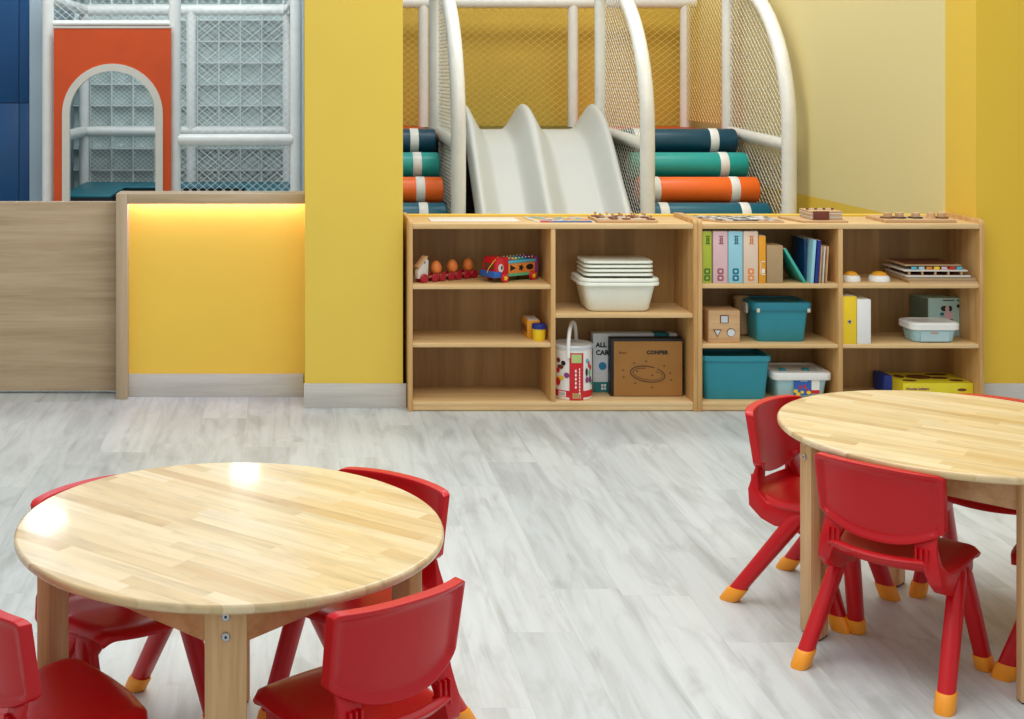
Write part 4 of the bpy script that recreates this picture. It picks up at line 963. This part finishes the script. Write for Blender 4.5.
# ------------------------------------------------------------------ chairs
def make_chair():
    c = thing('childrens_chair', 'x', 'chair', (0, 0, 0), 0, 'red plastic children\'s chairs', local=True)
    # seat shell
    prof = [(0.159, 0.271, .142), (0.155, 0.283, .150), (0.140, 0.291, .153), (0.10, 0.291, .153), (0.04, 0.285, .151), (-0.01, 0.280, .148), (-0.05, 0.279, .144), (-0.08, 0.283, .138), (-0.104, 0.287, .132), (-0.118, 0.297, .126), (-0.124, 0.307, .122)]
    nxs = 16; t = bmesh.new(); G = []
    for (y, z, w) in prof:
        row = []
        for i in range(nxs + 1):
            u = -1 + 2 * i / nxs; au = abs(u)
            zz = z + 0.008 * au ** 2 - 0.014 * max(0, (au - .86) / .14) ** 2
            yy = y + (0.022 * u * u if y < -.07 else 0) - (0.028 * u * u if y > .13 else 0)
            row.append(t.verts.new((u * w, yy, zz)))
        G.append(row)
    for a_, b_ in zip(G, G[1:]):
        for j in range(nxs): t.faces.new((a_[j], a_[j + 1], b_[j + 1], b_[j]))
    bmesh.ops.recalc_face_normals(t, faces=t.faces)
    if sum(f.normal.z for f in t.faces) < 0: bmesh.ops.reverse_faces(t, faces=t.faces)
    mb = MB(); mb._join(t); seat = mb.build('seat', M['red'], c, ang=80)
    m_ = seat.modifiers.new('thickness', 'SOLIDIFY'); m_.thickness = 0.016; m_.offset = -1
    m_ = seat.modifiers.new('bevel', 'BEVEL'); m_.width = 0.004; m_.segments = 2; m_.limit_method = 'ANGLE'; m_.angle_limit = math.radians(50)
    m_ = seat.modifiers.new('smooth', 'SUBSURF'); m_.levels = m_.render_levels = 1
    # backrest: curved dished board with a thick rim
    nu, nv = 28, 14; t = bmesh.new()
    def P(u, v, back):
        w = .1475 - .004 * (1 - v)
        ztp = .510 - .004 * u * u - .006 * max(0, (abs(u) - .9) / .1) ** 2
        zbt = .372 - .043 * (1 - abs(u) ** 2.2) + .004 * max(0, (abs(u) - .9) / .1) ** 2
        z = zbt + (ztp - zbt) * v
        y = -.128 + .032 * abs(u) ** 2.4 - .16 * (z - .37)
        eu = (1 - abs(u)) * w; ev = min(1 - v, v) * (ztp - zbt); e = min(eu, ev)
        rim = 1 - ss((e - .006) / .012)
        if back: y += .011 * (1 - rim)
        else: y += .024 - .003 * (1 - rim)
        return (u * w, y, z)
    us = [-1 + 2 * i / nu for i in range(nu + 1)]; us = [math.copysign(abs(u) ** .8, u) for u in us]
    vs = [0, .02, .05, .09, .13, .2, .32, .45, .58, .7, .8, .87, .91, .95, .98, 1]; nv = len(vs) - 1
    A = [[t.verts.new(P(u, v, True)) for u in us] for v in vs]; B = [[t.verts.new(P(u, v, False)) for u in us] for v in vs]
    for i in range(nv):
        for j in range(nu):
            t.faces.new((A[i][j], A[i][j + 1], A[i + 1][j + 1], A[i + 1][j])); t.faces.new((B[i][j], B[i + 1][j], B[i + 1][j + 1], B[i][j + 1]))
    for j in range(nu):
        t.faces.new((A[0][j], B[0][j], B[0][j + 1], A[0][j + 1])); t.faces.new((A[nv][j], A[nv][j + 1], B[nv][j + 1], B[nv][j]))
    for i in range(nv):
        t.faces.new((A[i][0], A[i + 1][0], B[i + 1][0], B[i][0])); t.faces.new((A[i][nu], B[i][nu], B[i + 1][nu], A[i + 1][nu]))
    bmesh.ops.recalc_face_normals(t, faces=t.faces)
    mb = MB(); mb._join(t); bk_ = mb.build('backrest', M['red'], c, ang=80)
    m_ = bk_.modifiers.new('bevel', 'BEVEL'); m_.width = 0.005; m_.segments = 3; m_.limit_method = 'ANGLE'; m_.angle_limit = math.radians(55)
    for sg in (-1, 1):
        # side bracket: upright that sweeps down and forward under the seat
        pts = [(-.100, .363), (-.110, .363), (-.118, .34), (-.128, .300), (-.122, .258), (-.088, .230), (-.05, .218), (-.015, .222), (.02, .212), (.06, .222), (.082, .25), (.085, .276), (0, .270), (-.07, .276), (-.098, .300), (-.104, .34)]
        pts = [(y + .012, z) for y, z in pts]
        mb = MB().prism(pts, 'x', .112, .142, .004)
        def sh(co, sg=sg):
            x = co.x
            k_ = max(0.0, min(1.0, (co.z - .27) / .07))
            if x < .127: x = x - .020 * k_
            x -= .014 * k_
            return (sg * x, co.y, co.z)
        mb.shear(sh); bmesh.ops.recalc_face_normals(mb.bm, faces=mb.bm.faces)
        br_ = mb.build('side_bracket', M['red'], c, ang=40)
        # ribs on the back of the upright
        rb = MB()
        for dx in (.088, .100, .112): rb.box(dx - .0025, dx + .0025, -.1175, -.108, .290, .335, .0015)
        rb.shear(lambda co, sg=sg: (sg * co.x, co.y, co.z)); bmesh.ops.recalc_face_normals(rb.bm, faces=rb.bm.faces)
        rb.build('rib', M['red'], br_)
        for fy, fxx, ty in ((-.155, .164, .030), (.146, .152, .052)):
            top = Vector((.130, ty, .264)); foot = Vector((fxx, fy, 0.0))
            def rg(z, a, b, n=14):
                f_ = (z - 0) / (top.z); p = foot.lerp(top, f_)
                out = []
                for q in range(n):
                    th = 2 * pi * q / n; cc, s_ = math.cos(th), math.sin(th)
                    out.append(Vector((sg * (p.x + a * math.copysign(abs(cc) ** .75, cc)), p.y + b * math.copysign(abs(s_) ** .75, s_), z)))
                return out
            lg = MB().rings([rg(.03, .0178, .023), rg(.12, .0182, .024), rg(.20, .0182, .026), rg(.245, .0175, .027), rg(.262, .014, .022), rg(.268, .008, .012)]).build('leg', M['red'], c, ang=60)
            MB().rings([rg(0.0, .0185, .0235), rg(.004, .0205, .0262), rg(.034, .0205, .0266), rg(.038, .0193, .0250)]).build('foot_cap', M['cap'], lg, ang=50)
    return c
ch = make_chair()
def fang(fx_, fy_): return math.atan2(fy_, fx_) - pi / 2
spots = [
 ((1.438, 3.204), (.707, .707), 'red plastic chair seen whole from behind at the near left of the right table'),
 ((1.404, 3.630), (.70, -.714), 'red plastic chair left of the right table, its backrest nearest the teal tub'),
 ((1.908, 3.645), (-.72, -.70), 'red plastic chair behind the right table, only its top edge and underseat showing'),
 ((1.873, 3.154), (-.707, .707), 'red plastic chair mostly cut off by the right edge, near side of the right table'),
 ((0.126, 2.422), (-.58, .815), 'red plastic chair at the near right of the left table, seen from behind'),
 ((0.158, 2.924), (-.652, -.758), 'red plastic chair at the far right of the left table, top of its backrest showing'),
 ((-.362, 2.872), (.707, -.707), 'red plastic chair at the far left of the left table, mostly hidden under the top'),
 ((-.436, 2.400), (.81, .586), 'red plastic chair in the bottom left corner, partly outside the frame'),
]
for i, (p, f_, lb_) in enumerate(spots):
    o = ch if i == 0 else copy_tree(ch)
    o.location = (p[0], p[1], 0); o.rotation_euler = (0, 0, fang(*f_)); o['label'] = lb_

# ------------------------------------------------------------------ lights
def area(name, loc, size, energy, col=(1, 1, 1), rot=(0, 0, 0), sy=None):
    l = bpy.data.lights.new(name, 'AREA'); l.energy = energy; l.size = size; l.color = col
    if sy: l.shape = 'RECTANGLE'; l.size_y = sy
    o = bpy.data.objects.new(name, l); COL.objects.link(o); o.location = loc; o.rotation_euler = rot; return o
area('ceiling_panel_light', (0.6, 2.9, 3.1), 2.6, 66, (1, .98, .95), sy=2.2)
area('ceiling_panel_light', (1.8, 5.0, 3.4), 2.0, 26, (1, .97, .92), sy=0.8)
area('play_zone_light', (1.7, 7.3, 3.6), 2.0, 50, (1, .98, .95), rot=(math.radians(14), 0, 0), sy=0.8)
area('play_zone_light', (-0.8, 7.4, 3.6), 1.6, 46, (.9, .97, 1), rot=(math.radians(14), 0, 0), sy=0.8)
for i, (x, y, z) in enumerate(((-0.30, 9.0, 2.20), (-1.50, 8.3, 2.28))):
    l_ = thing('ceiling_light', 'round white drum lamp above the left play bay, %s' % ('near the pillar' if i == 0 else 'near the blue cabinet'), 'light', (x, y, z))
    MB().disc((x, y, z + .05), (0, 0, 1), (.10, .13)[i], .11, 28, .02).build('diffuser', M['lamp'], l_)
    MB().disc((x, y, z + .35), (0, 0, 1), .02, .5, 10).build('stem', M['white'], l_)
w = bpy.data.worlds.new('World'); bpy.context.scene.world = w; w.use_nodes = True
bg = w.node_tree.nodes['Background']; bg.inputs[0].default_value = (0.93, 0.97, 1.0, 1); bg.inputs[1].default_value = 0.62

# ------------------------------------------------------------------ camera
cam = bpy.data.cameras.new('Camera'); co = bpy.data.objects.new('Camera', cam); COL.objects.link(co)
co.location = (0, 0, H); co.rotation_euler = (pi / 2, 0, 0)
cam.sensor_width = 36; cam.lens = F / 1024 * 36
cam.shift_x = (512 - XV) / 1024; cam.shift_y = (YV - 359.5) / 1024
cam.clip_start = 0.05; cam.clip_end = 60
sc = bpy.context.scene; sc.camera = co
sc.view_settings.view_transform = 'Standard'; sc.view_settings.look = 'None'; sc.view_settings.exposure = 0.0
